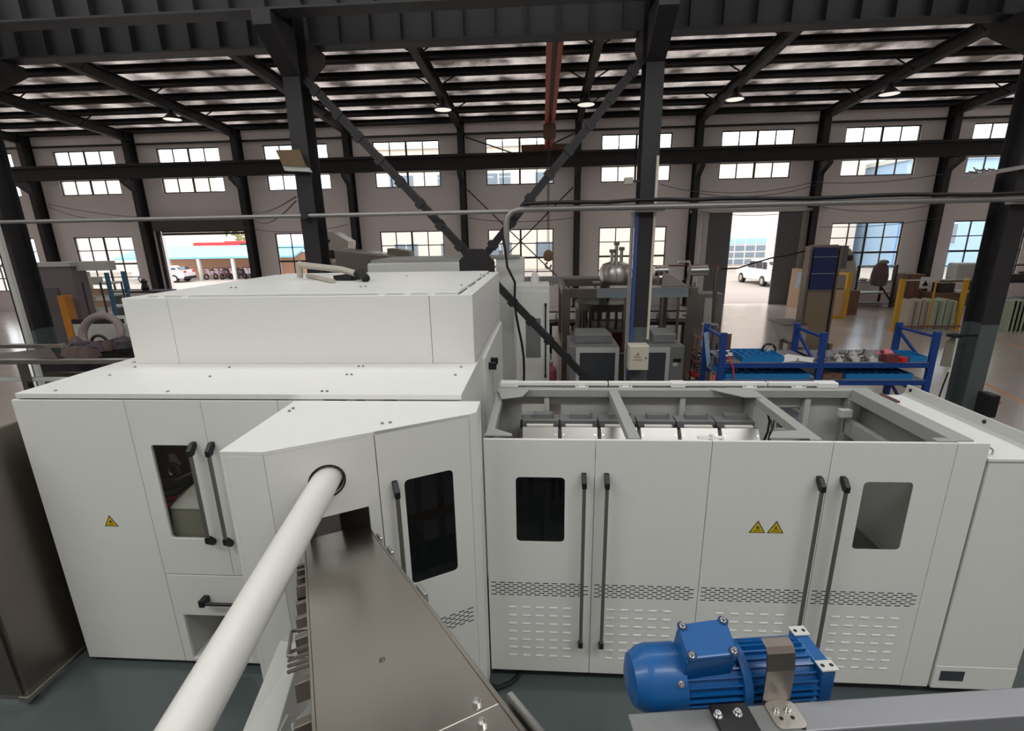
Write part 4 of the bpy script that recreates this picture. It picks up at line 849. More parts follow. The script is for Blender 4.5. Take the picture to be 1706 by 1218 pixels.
t = thing('flood_lamp', (1.3, 7.8, 4.75), 'small beige flood lamp fixed to the side of the hall column', 'lamp')
q = PY(1050, 302, 7.8); MB().box(q.x-.09, 7.72, q.z-.05, q.x+.03, 7.85, q.z+.05).build('head', BEIGE, t, .01); MB().box(q.x+.03, 7.8, q.z-.015, 1.49, 7.83, q.z+.015).build('arm', DARKST, t)
# brown sign board on the left column and bird-nest like bracket right
t = thing('column_board', (-3.95, 7.7, 4.9), 'tilted brown board fixed to the dark hall column', 'board')
pp = [PY(x, y, 7.75) for x, y in ((459, 250), (498, 249), (510, 278), (471, 276))]; MB().prism(pp, (0, .02, 0)).build('panel', mat('ochre_board', (112, 92, 66), .7), t); pp = [PY(x, y, 7.77) for x, y in ((471, 276), (510, 278), (515, 286), (474, 284))]; MB().prism(pp, (0, .12, 0)).build('bracket', GREYW, t)

# clutter beside the filling machine
q = PY(918, 612, 9.9); t = thing('gas_canister', (q.x, 9.9, 0), 'dusty pink canister standing between the white control cabinet and the filling machine', 'canister')
MB().lathe([(.1, 0), (.12, .02), (.12, q.z-.05), (.08, q.z), (.04, q.z+.03), (.04, q.z+.1), (0, q.z+.1)], (q.x, 9.9, 0), 14).build('body', mat('dusty_pink', (176, 96, 110), .5), t, smooth=True); MB().cyl((q.x, 9.9, q.z+.1), (q.x, 9.9, q.z+.15), .05, n=10).build('cap', GREYW, t)
t = thing('bottle_conveyor', (.3, 14.5, 0), 'dark conveyor rail with bottles and posts behind the filling machine', 'conveyor')
for z in (1.0, 1.25): MB().box(-1.2, 14.2, z, 4.2, 14.28, z+.05).build('guide_rail', STEELD, t)
MB().box(-1.2, 14.25, .85, 4.2, 14.6, .95).build('belt', DARKST, t)
for i in range(9): MB().box(-1.1+.65*i, 14.3, 0, -1.02+.65*i, 14.4, .85).build('leg', DARKST, t)
t = thing('return_pipe', (1.0, 15, 0), 'long horizontal grey duct running behind the filling machine', 'duct')
MB().box(PY(868, 466, 15).x, 15, PY(900, 468, 15).z-.1, PY(1005, 462, 15).x, 15.4, PY(900, 462, 15).z).build('duct', FRAMEG, t)
for x in (PY(880, 466, 15).x, PY(990, 466, 15).x): MB().box(x, 15.1, 0, x+.1, 15.3, PY(900, 468, 15).z-.1).build('leg', FRAMEG, t)
random.seed(5)
for i in range(14):
    x = -.2+.3*i; t = MB().lathe([(.035, 0), (.04, .01), (.04, .16), (.015, .22), (.015, .25), (0, .25)], (x, 14.42, .95), 10).build('bottle', mat('clear_pet', (196, 204, 206), .2), smooth=True); tag(t, 'clear plastic bottle standing on the conveyor behind the filling machine', 'bottle', 'bottles on the conveyor')
for i, (px_, py_) in enumerate(((1160, 600), (1166, 612), (1158, 622), (1168, 628), (1162, 590))):
    q = PY(px_, py_, 9.6); tag(MB().box(q.x-.09, 9.5, q.z-.06, q.x+.09, 9.75, q.z+.02).build('pump_part', (BROWN, STEELD, RED)[i % 3], bevel=.02), ('brown', 'steel', 'red')[i % 3]+' pump part stacked beside the rack upright and the dryer unit', 'part', 'pump parts beside the dryer')
q = PY(1163, 632, 9.6); t = thing('parts_stand', (q.x, 9.6, 0), 'rusty open stand carrying pump parts beside the dryer unit', 'stand')
for z in (.5, .9, 1.2, 1.45): MB().box(q.x-.12, 9.45, z, q.x+.14, 9.8, z+.02).build('shelf', BROWN, t)
for dx in (-.12, .12):
    for y in (9.45, 9.78): MB().box(q.x+dx, y, 0, q.x+dx+.02, y+.02, 1.6).build('leg', BROWN, t)
# ================================================================ RACK, ELEVATOR, FENCES AND SHELVES
def rnd(a, b): return a+(b-a)*random.random()
RY0, RY1 = 7.5, 8.3; RXS = [.373*7.5, .572*7.5, .79*7.5]; RT_, SZ1, SZ2, SZ3 = 1.98, 1.50, 1.22, .55
t = thing('storage_rack', (4.4, 7.9, 0), 'blue steel storage rack of two bays behind the white cabinets', 'rack')
for x in RXS:
    for y in (RY0, RY1): 
        MB().box(x-.045, y-.03, .02, x+.045, y+.03, RT_).build('upright', BLUE, t, .004); MB().box(x-.07, y-.06, 0, x+.07, y+.06, .02).build('base_plate', BLUE, t)
    for z in (RT_-.08, 1.0, .25): MB().box(x-.02, RY0+.03, z-.02, x+.02, RY1-.03, z+.02).build('frame_tie', BLUE, t)
    for za_, zb_ in (((1.86, 1.36), (1.0, .4)) if x > 4 else ((1.0, .4),)): MB().prism([(x-.015, RY0+.03, zb_), (x-.015, RY0+.03, zb_+.05), (x-.015, RY1-.03, za_), (x-.015, RY1-.03, za_-.05)], (.03, 0, 0)).build('frame_diagonal', BLUE, t)
for a, b in zip(RXS, RXS[1:]):
    for z in (SZ1, SZ2, SZ3):
        for y in (RY0, RY1): MB().box(a+.045, y-.025, z-.08, b-.045, y+.025, z).build('beam', BLUE, t, .003)
        MB().box(a+.045, RY0-.02, z, b-.045, RY1+.02, z+.008).build('shelf_panel', mat('shelf_grey', (120, 120, 126), .5), t)
def tray(x0, x1, y0, y1, z, label, nx=6, ny=3, h=.09):
    tt = thing('divided_tray', ((x0+x1)/2, (y0+y1)/2, z), label, 'tray', 'blue trays on the rack')
    MB().box(x0, y0, z, x1, y1, z+.008).build('bottom', TRAYB, tt); w_ = .008
    for a in ((x0, x0+w_), (x1-w_, x1)): MB().box(a[0], y0, z+.008, a[1], y1, z+h).build('side', TRAYB, tt)
    for a in ((y0, y0+w_), (y1-w_, y1)): MB().box(x0+w_, a[0], z+.008, x1-w_, a[1], z+h).build('side', TRAYB, tt)
    for i in range(1, nx): x = x0+(x1-x0)*i/nx; MB().box(x-.004, y0+w_, z+.008, x+.004, y1-w_, z+h-.008).build('divider', TRAYB, tt)
    for j in range(1, ny): y = y0+(y1-y0)*j/ny; MB().box(x0+w_, y-.004, z+.008, x1-w_, y+.004, z+h-.012).build('divider', TRAYB, tt)
e = .01
tray(RXS[0]+.32, RXS[0]+.95, RY0, RY0+.55, SZ1+e, 'blue divided tray on the upper shelf beside the white papers', 5, 3)
tray(RXS[0]+.08, RXS[1]-.12, RY0, RY0+.6, SZ2+e, 'long blue divided tray on the lower shelf beside the red hose', 9, 3)
tray(RXS[1]+.42, RXS[2]-.22, RY0, RY0+.6, SZ2+e, 'long bright blue divided tray on the lower shelf under the fittings', 8, 3)
tray(RXS[2]-.32, RXS[2]-.07, RY0, RY0+.4, SZ1+e, 'small blue tray at the end of the upper shelf beside the red bag', 2, 1)
def small(kind, x, y, z, i, lab, grp):
    o = MB(); s = rnd(.7, 1.3)
    if kind == 'fitting': o.lathe([(.03*s, 0), (.045*s, .005), (.045*s, .02), (.025*s, .03), (.025*s, .07*s), (.035*s, .075*s), (.035*s, .09*s), (.0, .09*s)], (0, 0, 0), 12); m_ = CHROME
    elif kind == 'elbow': o.tube([Vector((-.06*s, 0, .025)), Vector((0, 0, .03)), Vector((.03*s, .03*s, .05)), Vector((.035*s, .05*s, .1*s))], .022*s, 8); m_ = STEELD
    elif kind == 'block': o.box(-.05*s, -.04*s, 0, .05*s, .04*s, .05*s); o.cyl((0, 0, .05*s), (0, 0, .08*s), .02*s, n=10); m_ = GREYW
    elif kind == 'bag': o.lathe([(.06*s, 0), (.085*s, .02), (.08*s, .06), (.05*s, .09*s), (.02, .1*s), (.0, .1*s)], (0, 0, 0), 9); m_ = lab[1]
    elif kind == 'paper': o.prism([(-.14*s, -.1, 0), (.14*s, -.09, 0), (.12*s, .1, .0), (-.13*s, .09, 0)], (0, 0, .012)); m_ = mat('white_paper', (225, 222, 216), .7)
    elif kind == 'carton': o.box(-.07*s, -.06, 0, .07*s, .06, .09*s); o.box(-.068*s, -.01, .09*s, .068*s, .01, .0915*s); m_ = lab[1]
    l = lab if isinstance(lab, str) else lab[0]
    ob = o.build('pipe_'+kind if kind in ('fitting', 'elbow') else {'block': 'valve_block', 'bag': 'plastic_bag', 'paper': 'paper_stack', 'carton': 'small_carton'}[kind], m_, smooth=kind in ('fitting', 'elbow', 'bag'))
    ob.location = (x, y, z); ob.rotation_euler = (0, 0, rnd(0, 6)); tag(ob, l, {'fitting': 'fitting', 'elbow': 'fitting', 'block': 'valve', 'bag': 'bag', 'paper': 'papers', 'carton': 'box'}[kind], grp); return ob
z1 = SZ1+.008
for i in range(7): small('fitting', RXS[0]+.10+.03*(i % 3)*1.5, RY0+.05+.13*(i//2), z1, i, 'silver pipe fitting beside the rack upright with the red hose', 'silver fittings at the start of the upper shelf')
for i in range(4): small('paper', RXS[0]+1.02+.11*i, RY0+.12+.1*(i % 3), z1+.003*i, i, 'white papers lying flat on the upper shelf beside the blue tray', 'papers on the rack')
for i in range(13):
    k = ('fitting', 'elbow', 'block')[i % 3]
    small(k, RXS[1]+.15+.082*i, RY0+.05+rnd(0, .03), z1, i, 'silver %s in the row along the upper shelf front edge' % {'fitting': 'flanged fitting', 'elbow': 'pipe elbow', 'block': 'valve block'}[k], 'loose fittings on the upper shelf')
for i in range(11):
    k = ('elbow', 'bag', 'block')[i % 3]
    small(k, RXS[1]+.2+.1*i, RY0+.25+rnd(0, .2), z1, i, ('grey bag of small parts behind the fittings on the upper shelf', COMPG) if k == 'bag' else 'silver %s behind the front row on the upper shelf' % {'elbow': 'pipe elbow', 'block': 'valve block'}[k], 'loose fittings on the upper shelf')
PINK = mat('pink_plastic', (206, 110, 122), .5)
small('bag', RXS[2]-.62, RY0+.3, z1, 0, ('pink plastic bag on the upper shelf behind the small red cap', PINK), None).scale = (1.6, 1.4, 1.2)
small('bag', RXS[2]-.46, RY0+.32, z1, 0, ('crumpled pink plastic bag beside the small blue tray', PINK), None).scale = (1.2, 1.2, 1.2)
small('carton', RXS[2]-.42, RY0+.03, z1, 0, ('small red box on the upper shelf front beside the blue tray', RED), None)
small('carton', RXS[2]-.60, RY0+.03, z1, 0, ('small dark red box beside the silver fittings', mat('maroon', (110, 50, 50), .5)), None)
for i in range(4): small('carton', RXS[1]+.14+.085*i, RY0+.05+.05*(i % 2), SZ2+.008, i, ('small brown carton on the lower shelf beside the long bright blue tray', BROWN), 'brown cartons on the lower shelf')
# red hose looped over the rack, brown sheets behind, wheel with black rim
pts = [(RXS[0]+.06, RY0-.05, 1.62), (RXS[0]+.1, RY0-.06, 1.56), (RXS[0]+.16, RY0-.06, 1.45), (RXS[0]+.19, RY0-.05, 1.32), (RXS[0]+.2, RY0-.04, 1.25)]
tag(MB().tube(pts, .012, 6).build('air_hose', mat('red_hose', (214, 60, 66), .45), smooth=True), 'red air hose hanging over the beam of the blue rack', 'hose')
pts = [(RXS[0]-.09, RY0+.02, 1.3), (RXS[0]-.1, RY0-.02, 1.2), (RXS[0]-.07, RY0-.05, .9), (RXS[0]-.1, RY0-.05, .1)]
tag(MB().tube(pts, .02, 6).build('air_hose', MATS['red_hose'], smooth=True), 'red air hose hanging down outside the first rack upright', 'hose')
pp = [PY(x, y, 8.05) for x, y in ((1173, 555), (1180, 553), (1184, 604), (1178, 612))]; tag(MB().prism(pp, (0, .015, 0)).build('plastic_sheet', mat('pale_blue_sheet', (140, 170, 200), .4)), 'pale blue plastic strip hanging inside the first rack upright', 'sheet')
for i, x in enumerate((1200, 1212)):
    a_ = PY(x, 556+i*3, 9.0); b_ = PY(x+9, 592, 9.0); tag(MB().prism([(a_.x, 9.0+.1*i, 0), (b_.x, 9.05+.1*i, 0), (b_.x, 9.05+.1*i, a_.z), (a_.x, 9.0+.1*i, a_.z)], (0, .02, 0)).build('brown_sheet', BROWN), 'brown corrugated sheet standing upright behind the rack', 'sheet', 'brown sheets behind the rack')
wq = PY(1280, 590, 7.9); t = thing('castor_wheel', (wq.x, 7.9, z1), 'dark wheel with pale spokes on the upper rack shelf', 'wheel')
MB().tube([Vector((wq.x+.1*math.cos(R(a)), 7.9+.02*math.sin(R(a)), z1+.11+.09*math.sin(R(a)))) for a in range(0, 360, 24)], .02, 8, closed=True).build('tyre', BLACK, t, smooth=True)
for a in (0, 60, 120): MB().cyl((wq.x-.09*math.cos(R(a)), 7.9, z1+.11-.08*math.sin(R(a))), (wq.x+.09*math.cos(R(a)), 7.9, z1+.11+.08*math.sin(R(a))), .008, n=6).build('spoke', GREYW, t)
t = thing('stainless_spout', (RXS[0]+.1, 8.6, 0), 'bent stainless pipe spout rising behind the rack upright', 'pipe')
MB().tube([(RXS[0]+.3, 8.6, 0), (RXS[0]+.3, 8.6, 1.82), (RXS[0]+.27, 8.6, 1.9), (RXS[0]+.0, 8.6, 1.92)], .03, 8).build('spout', CHROME, t, smooth=True)
# ---- elevator with blue belt
t = thing('belt_elevator', (6.9, 12.6, 0), 'tall stainless elevator with blue cleated belt and side hopper on the open floor', 'elevator')
EX0, EX1, EY = 6.55, 7.2, 12.5
MB().box(EX0, EY+.02, .25, EX1, EY+.2, 3.02).build('body', STEELD, t, .01)
MB().box(EX0+.04, EY-.005, .5, EX1-.04, EY+.018, 1.98).build('front_cover', mat('tan_steel', (150, 136, 118), .4, .6), t)
BELT = mat('blue_belt', (26, 44, 96), .5)
for z0, z1_ in ((2.05, 2.44), (2.45, 2.84), (2.85, 3.08)): MB().box(EX0+.05, EY-.03, z0, EX1-.05, EY+.018, z1_-.012).build('belt_section', BELT, t, .004)
for z in (2.45, 2.85): MB().box(EX0+.05, EY-.05, z-.016, EX1-.05, EY-.03, z+.004).build('cleat', mat('pale_cleat', (130, 140, 165), .5), t)
for x in (EX0-.05, EX1): MB().box(x, EY-.04, .2, x+.05, EY+.22, 3.1).build('side_frame', STEELD, t, .004)
MB().cyl((EX0, EY+.1, 3.03), (EX1, EY+.1, 3.03), .1, n=16).build('head_roller', STEELD, t, smooth=True)
MB().box(EX1+.05, EY+.05, 2.55, EX1+.25, EY+.3, 3.1).build('gear_motor', mat('grey_green_motor', (88, 98, 90), .5), t, .02); MB().cyl((EX1+.25, EY+.17, 2.8), (EX1+.4, EY+.17, 2.8), .08, n=12).build('gear_motor', BLACK, t)
hx = PY(1300, 540, 12.3).x; hz = PY(1300, 540, 12.3).z
MB().prism([(hx, 12.1, hz), (EX0-.05, 12.1, hz), (EX0-.05, 12.1, hz-.55), (hx+.3, 12.1, hz-.55)], (0, .8, 0)).build('hopper', STEEL, t, .01)
MB().box(hx-.02, 12.08, hz, EX0-.05, 12.92, hz+.03).build('hopper_rim', STEELD, t); MB().box(EX0-.28, 12.2, .7, EX0-.05, 12.7, 1.1).build('outlet', mat('olive_box', (78, 82, 66), .6), t)
for x in (hx+.25, EX1-.05):
    for y in (12.2, 12.66): MB().box(x-.04, y-.04, 0, x+.04, y+.04, .75).build('leg', STEELD, t)
MB().box(hx+.15, 12.18, .45, EX1, 12.24, .52).build('leg_tie', STEEL, t)
pts = [PY(x, y, 12.9) for x, y in ((1202, 448), (1230, 447), (1250, 440), (1285, 430), (1315, 425), (1342, 418))]
tag(MB().tube(pts, .02, 6).build('cable', RUBBER, smooth=True), 'dark cable strung between the pipework and the belt elevator', 'cable')
# ---- leaning board with notices, by the sliding door
a_, b_ = PZ(1310, 510, 0), PZ(1338, 513, 0); zt_ = PY(1330, 447, a_.y).z
t = thing('notice_board', tuple(a_), 'tan board with pale posters leaning beside the sliding door', 'board')
dv = b_-a_; nv = Vector((-dv.y, dv.x, 0)).normalized()*.05
MB().prism([a_, b_, b_+Z3*zt_+nv*2, a_+Z3*zt_+nv*2], nv).build('board', WOODT, t)
for u0, u1, v0, v1, m_ in ((.35, .6, .6, .9, mat('blue_poster', (170, 195, 215), .6)), (.62, .95, .62, .88, mat('pink_poster', (215, 190, 205), .6)), (.3, .55, .48, .58, MATS['blue_poster'])):
    def bp_(u, v): return a_+dv*u+(Z3*zt_+nv*2)*v-nv*.08
    MB().prism([bp_(u0, v0), bp_(u1, v0), bp_(u1, v1), bp_(u0, v1)], -nv*.04).build('poster', m_, t)
# ---- work bench under the window, bundle beside it
t = thing('work_bench', (15.3, 23.4, 0), 'dark three-tier steel work bench under the window', 'bench')
bx0, bx1 = PZ(1400, 508, 0).x, PZ(1462, 508, 0).x; by0, by1 = 22.9, 23.7
for x in (bx0, bx1):
    for y in (by0, by1): MB().box(x-.04, y-.04, 0, x+.04, y+.04, 1.45 if y > by0 else 1.9).build('leg', DARKST, t)
for z in (1.12, .62, .12): MB().box(bx0, by0, z, bx1, by1, z+.05).build('shelf', mat('bench_grey', (112, 110, 108), .5), t)
MB().box(bx0, by0, 1.85, bx1, by0+.05, 1.9).build('top_rail', GREYW, t); MB().prism([(bx1-.03, by0, .3), (bx1-.03, by0, .4), (bx1-.6, by0, 1.1), (bx1-.6, by0, 1.0)], (0, .04, 0)).build('brace', DARKST, t)
for i in range(3): q = bx0+.5+.45*i; tag(MB().lathe([(.12, 0), (.2, .05), (.16, .12), (0, .16)], (q, 23.3, 1.17), 9).build('bagged_part', GREYW, smooth=True), 'wrapped pale part lying on the dark work bench', 'part', 'parts on the work bench')
q = PY(1470, 455, 22.6); t = thing('coat', (q.x, 22.6, 1.1), 'dark coat with green collar hung on the bench end post', 'coat')
MB().lathe([(.05, 0), (.3, .05), (.34, .45), (.28, .85), (.14, 1.05), (.03, 1.1)], (q.x, 22.75, .98), 12).build('coat_body', mat('dark_coat', (92, 74, 74), .8), t, smooth=True); MB().lathe([(.1, 0), (.2, .06), (.16, .16), (.02, .2)], (q.x+.05, 22.7, 1.95), 10).build('collar', mat('olive_collar', (120, 128, 104), .8), t, smooth=True)
# ---- yellow guard frame with machine behind the elevator
a_ = PZ(1403, 530, 0); t = thing('machine_guard', tuple(a_), 'yellow guard frame with tan side panel behind the belt elevator', 'frame')
gx0 = PZ(1382, 527, 0).x; zt_ = PY(1414, 455, a_.y).z
MB().box(a_.x-.06, a_.y-.06, 0, a_.x+.06, a_.y+.06, zt_).build('post', YELLOW, t); MB().box(a_.x+.35, a_.y+.5, 0, a_.x+.45, a_.y+.6, zt_).build('post', YELLOW, t)
MB().box(a_.x-.06, a_.y+.06, zt_-.1, a_.x+.04, a_.y+.6, zt_).build('rail', YELLOW, t); MB().box(gx0-.4, a_.y-.03, .1, a_.x-.06, a_.y+.03, 1.15).build('side_panel', WOODT, t); MB().box(gx0-.4, a_.y-.05, 0, a_.x-.06, a_.y+.05, .1).build('rail', YELLOW, t)
q = PY(1410, 470, a_.y+1.0); tag(MB().lathe([(.1, 0), (.45, .1), (.4, .9), (.2, 1.5), (.05, 1.7)], (q.x, a_.y+1.2, 1.0), 12).build('wrapped_bundle', mat('grey_wrap', (150, 146, 138), .6), smooth=True), 'grey wrapped bundle standing behind the yellow guard frame', 'bundle')
tag(MB().box(q.x-.5, a_.y+.8, 0, q.x+.5, a_.y+1.7, 1.0).build('wooden_crate', BROWN), 'brown crate under the grey wrapped bundle', 'crate')
# ---- yellow fence with translucent partition panels
PANELM = mat('stacked_panel_edge', (176, 176, 160), .5, var=.1)
a_ = PZ(1488, 551, 0); b_ = PZ(1592, 549, 0); fh = PY(1505, 465, a_.y).z
t = thing('safety_fence', tuple(a_), 'yellow safety fence with mesh top and two tall posts standing on the floor', 'fence')
for q, w_ in ((a_, .16), (b_, .13)): MB().box(q.x-w_/2, q.y-.06, .02, q.x+w_/2, q.y+.06, fh).build('post', YELLOW, t, .01); MB().box(q.x-.15, q.y-.12, 0, q.x+.15, q.y+.12, .02).build('base_plate', YELLOW, t)
MB().box(a_.x, a_.y-.02, fh-.06, b_.x, a_.y+.02, fh-.02).build('top_rail', GREYW, t); MB().box(a_.x, a_.y-.02, .12, b_.x, a_.y+.02, .17).build('bottom_rail', mat('red_brown_rail', (128, 86, 72), .6), t)
MB().box((a_.x+b_.x)/2-.02, a_.y-.02, .17, (a_.x+b_.x)/2+.02, a_.y+.02, fh-.06).build('mid_post', YELLOW, t)
for lo, hi, nm in ((1508, 1545, 'pale'), (1546, 1588, 'green')):
    x0, x1 = PZ(lo, 549, 0).x, PZ(hi, 549, 0).x; n = 7; zt_ = 1.05
    tt = thing('panel_stack', ((x0+x1)/2, a_.y+.35, 0), 'stack of %s upright panels behind the yellow safety fence' % ('pale grey' if nm == 'pale' else 'pale green'), 'panels')
    for i in range(n):
        xx = x0+(x1-x0)*i/n; c_ = (190, 186, 172) if nm == 'pale' else (170, 186, 164)
        MB().box(xx, a_.y+.2+.03*(i % 2), .0, xx+(x1-x0)/n*.82, a_.y+.75, zt_-.03*((i*3) % 4)).build('panel', mat('%s_panel_%d' % (nm, i % 3), tuple(v-14*(i % 3) for v in c_), .4), tt)
x0, x1 = PZ(1672, 552, 0), PZ(1740, 552, 0); tt = thing('panel_stack', tuple(x0), 'stack of grey-green upright panels beyond the hall column with the black motor', 'panels')
for i in range(9): xx = x0.x+(x1.x-x0.x)*i/9; MB().box(xx, x0.y, 0, xx+.2, x0.y+.5, 1.05-.02*(i % 3)).build('panel', MATS['green_panel_%d' % (i % 3)], tt)
# cabinet, desk and boxes behind the fence
q = PZ(1530, 512, 0); t = thing('filing_cabinet', (q.x, 22.4, 0), 'brown cabinet with a white notice on its side behind the fence', 'cabinet')
cx0, cx1 = PY(1512, 470, 22.4).x, PY(1540, 470, 22.4).x; czt = PY(1525, 457, 22.4).z
MB().box(cx0, 22.4, 0, cx1, 23.3, czt).build('body', BROWN, t); MB().box(cx0+.05, 22.37, .1, (cx0+cx1)/2-.01, 22.4, czt-.08).build('door', BROWN, t); MB().box((cx0+cx1)/2+.01, 22.37, .1, cx1-.05, 22.4, czt-.08).build('door', BROWN, t)
MB().box(cx0+.5, 22.36, czt-.62, cx0+.95, 22.37, czt-.12).build('notice', mat('white_paper', (225, 222, 216), .7), t); MB().prism([(cx0+.6, 22.355, czt-.5), (cx0+.85, 22.355, czt-.5), (cx0+.72, 22.355, czt-.25)], (0, -.004, 0)).build('notice_mark', BLACK, t)
t = thing('office_desk', (PY(1570, 490, 21.5).x, 21.8, 0), 'dark brown desk with boxes behind the fence', 'desk')
dx0, dx1 = PY(1556, 490, 21.5).x, PY(1604, 490, 21.5).x; MB().box(dx0, 21.5, .74, dx1, 22.3, .8).build('top', BROWN, t); MB().box(dx0+.05, 21.5, 0, dx0+.1, 22.25, .74).build('side', BROWN, t); MB().box(dx1-.1, 21.5, 0, dx1-.05, 22.25, .74).build('side', BROWN, t); MB().box(dx0+.1, 21.55, .2, dx1-.1, 21.58, .74).build('front', BROWN, t)
tag(MB().box(dx0+.3, 21.7, .8, dx0+.95, 22.1, 1.2).build('monitor_box', DARKST, bevel=.02), 'dark box standing on the brown desk', 'box'); tag(MB().box(dx0+1.0, 21.65, .8, dx0+1.5, 22.1, .88).build('paper_pile', MATS['white_paper']), 'white paper pile on the brown desk', 'papers')
q = PY(1610, 455, 22.8); tag(MB().box(q.x-.5, 22.7, 1.2, q.x+.55, 23.3, 1.95).build('white_appliance', GREYW, bevel=.08), 'white rounded appliance on the shelf beside the window', 'appliance')
t = thing('side_shelf', (q.x, 23, 0), 'low brown shelf carrying the white appliance', 'shelf'); MB().box(q.x-.7, 22.65, 1.14, q.x+.7, 23.35, 1.2).build('board', BROWN, t)
for x in (q.x-.65, q.x+.6): MB().box(x, 22.7, 0, x+.05, 23.3, 1.14).build('side', BROWN, t)
# right edge: dark shelving beyond the column
t = thing('dark_shelving', (22.0, 21.5, 0), 'dark shelving with loose items beyond the hall column at the window wall', 'shelving')
sx0, sx1 = 19.0, 23.5
for x in (sx0, 21.2, sx1): MB().box(x-.04, 21.4, 0, x+.04, 22.2, 2.3).build('upright', DARKST, t)
for z in (.5, 1.2, 1.9): MB().box(sx0, 21.4, z, sx1, 22.2, z+.05).build('shelf', DARKST, t)
for i in range(6): tag(MB().box(sx0+.4+.7*i, 21.5, 1.25, sx0+.9+.7*i, 22.0, 1.55+.08*(i % 3)).build('stored_box', (DARKST, BROWN, GREYW)[i % 3], bevel=.02), '%s box stored on the dark shelving' % ('black', 'brown', 'white')[i % 3], 'box', 'boxes on the dark shelving')
# items at the right hall column
xr = XCOL(2); t = thing('column_fan', (xr-.2, 7.95, 1.9), 'small black fan arm fixed to the side of the grey-green column foot', 'fan')
q = PY(1590, 560, 7.95); MB().lathe([(.02, 0), (.1, .02), (.1, .06), (.02, .08)], (q.x, 7.95, q.z-.03), 14).build('head', BLACK, t, smooth=True); MB().box(q.x, 7.94, q.z-.01, xr-.12, 7.97, q.z+.02).build('arm', BLACK, t)
pp = [PY(x, y, 8.0) for x, y in ((1578, 568), (1593, 560), (1584, 612), (1567, 610))]; tag(MB().prism(pp, (0, .02, 0)).build('hanging_sheet', mat('khaki_sheet', (140, 136, 118), .6)), 'khaki sheet hanging beside the grey-green column foot', 'sheet')
t = thing('floor_blower', (xr+.35, 7.6, 0), 'black motor blower behind the white cabinet rail at the column foot', 'blower')
q = PY(1645, 668, 7.6); MB().box(q.x-.05, 7.5, q.z-.25, q.x+.1, 7.75, q.z+.12).build('housing', BLACK, t, .02); MB().cyl((q.x+.1, 7.6, q.z-.02), (q.x+.18, 7.6, q.z-.02), .03, n=10).build('nozzle', ORANGE, t); MB().box(q.x-.03, 7.55, 0, q.x+.05, 7.68, q.z-.25).build('stand', DARKST, t)
pts = [PY(x, y, 7.7) for x, y in ((1580, 620), (1572, 640), (1565, 660))]+[PY(1560, 690, 7.7), Vector((PY(1560, 690, 7.7).x, 7.7, .02))]; tag(MB().tube(pts, .012, 6).build('cable', RUBBER, smooth=True), 'thin dark cable hanging from the khaki sheet at the column foot', 'cable')
q = PY(1630, 292, 7.7); t = thing('nest_bracket', (q.x, 7.7, q.z), 'ragged clump of twigs on a grey bar at the hall column', 'bracket')
MB().obox(PY(1617, 297, 7.75), PY(1730, 277, 7.75)-PY(1617, 297, 7.75), Y3*.2, Z3*.05).build('bar', PIPEG, t)
for i in range(16): p = PY(1622+rnd(0, 30), 290-rnd(0, 6), 7.78); MB().cyl(p, p+Vector((rnd(-.12, .12), rnd(-.05, .05), rnd(-.02, .05))), .008, n=5).build('twig', BROWN, t)
# ================================================================ LEFT BACKGROUND
t = thing('grey_enclosure', (-12.6, 11.6, 0), 'tall grey enclosure with pale top edge beyond the dark hall column', 'enclosure')
q0, q1 = PY(66, 448, 11.0), PY(116, 444, 11.0)
MB().box(q0.x-.8, 11.0, 0, q1.x, 11.4, q1.z).build('body', mat('mauve_grey', (118, 110, 112), .6), t, .01); MB().box(q0.x-.9, 10.95, q1.z, q1.x+.05, 11.4, q1.z+.1).build('top_edge', GREYW, t)
MB().box(q0.x-.1, 10.97, .2, q0.x+.35, 11.0, q1.z-.5).build('door', mat('mauve_grey2', (96, 92, 94), .6), t); MB().box(q0.x-.5, 10.96, .2, q0.x-.1, 11.0, q1.z-.9).build('door', mat('olive_grey', (110, 108, 92), .6), t)
q = PY(107, 500, 10.7); tag(MB().box(q.x-.06, 10.6, 0, q.x+.12, 10.8, PY(107, 492, 10.7).z).build('orange_post', mat('ochre_post', (196, 128, 44), .5), bevel=.01), 'ochre painted post standing in front of the grey enclosure', 'post')
t = thing('long_lightbox', (-10.7, 11, 2.9), 'white box beam projecting from the grey enclosure before the window', 'box beam'); a_, b_ = PY(112, 450, 11.2), PY(183, 437, 11.2)
MB().box(a_.x, 11.15, a_.z-.02, b_.x, 11.35, a_.z+.2).build('box', GREYW, t, .01)
# left shelves against the window wall
t = thing('metal_shelving', (-16, 17, 0), 'pale metal shelving with blue upright posts before the lower window', 'shelving')
Ys = 16.5; xs0, xs1 = PY(125, 500, Ys).x, PY(186, 500, Ys).x
for px_, m_ in ((125, GREYW), (186, mat('teal_blue_post', (60, 116, 150), .5))): x = PY(px_, 500, Ys).x; MB().box(x-.06, Ys, 0, x+.06, Ys+.08, 2.45).build('upright', m_, t); MB().box(x-.06, Ys+.7, 0, x+.06, Ys+.78, 2.45).build('upright', m_, t)
for y_ in (472, 492, 512): z = PY(150, y_, Ys).z; MB().box(xs0, Ys, z-.06, xs1, Ys+.78, z).build('shelf', GREYW, t)
for i, (px_, y_) in enumerate(((140, 492), (160, 492), (145, 512), (170, 512), (150, 472))):
    p = PY(px_, y_, Ys+.3); tag(MB().box(p.x-.3, Ys+.15, p.z-.0, p.x+.3, Ys+.55, p.z+.22).build('stored_carton', (GREYW, WOODT)[i % 2], bevel=.02), '%s carton on the pale metal shelving' % ('white', 'tan')[i % 2], 'box', 'cartons on the pale shelving')
t = thing('parts_bench', (-16.5, 20, 0), 'dark bench with tools at the window beyond the pale shelving', 'bench')
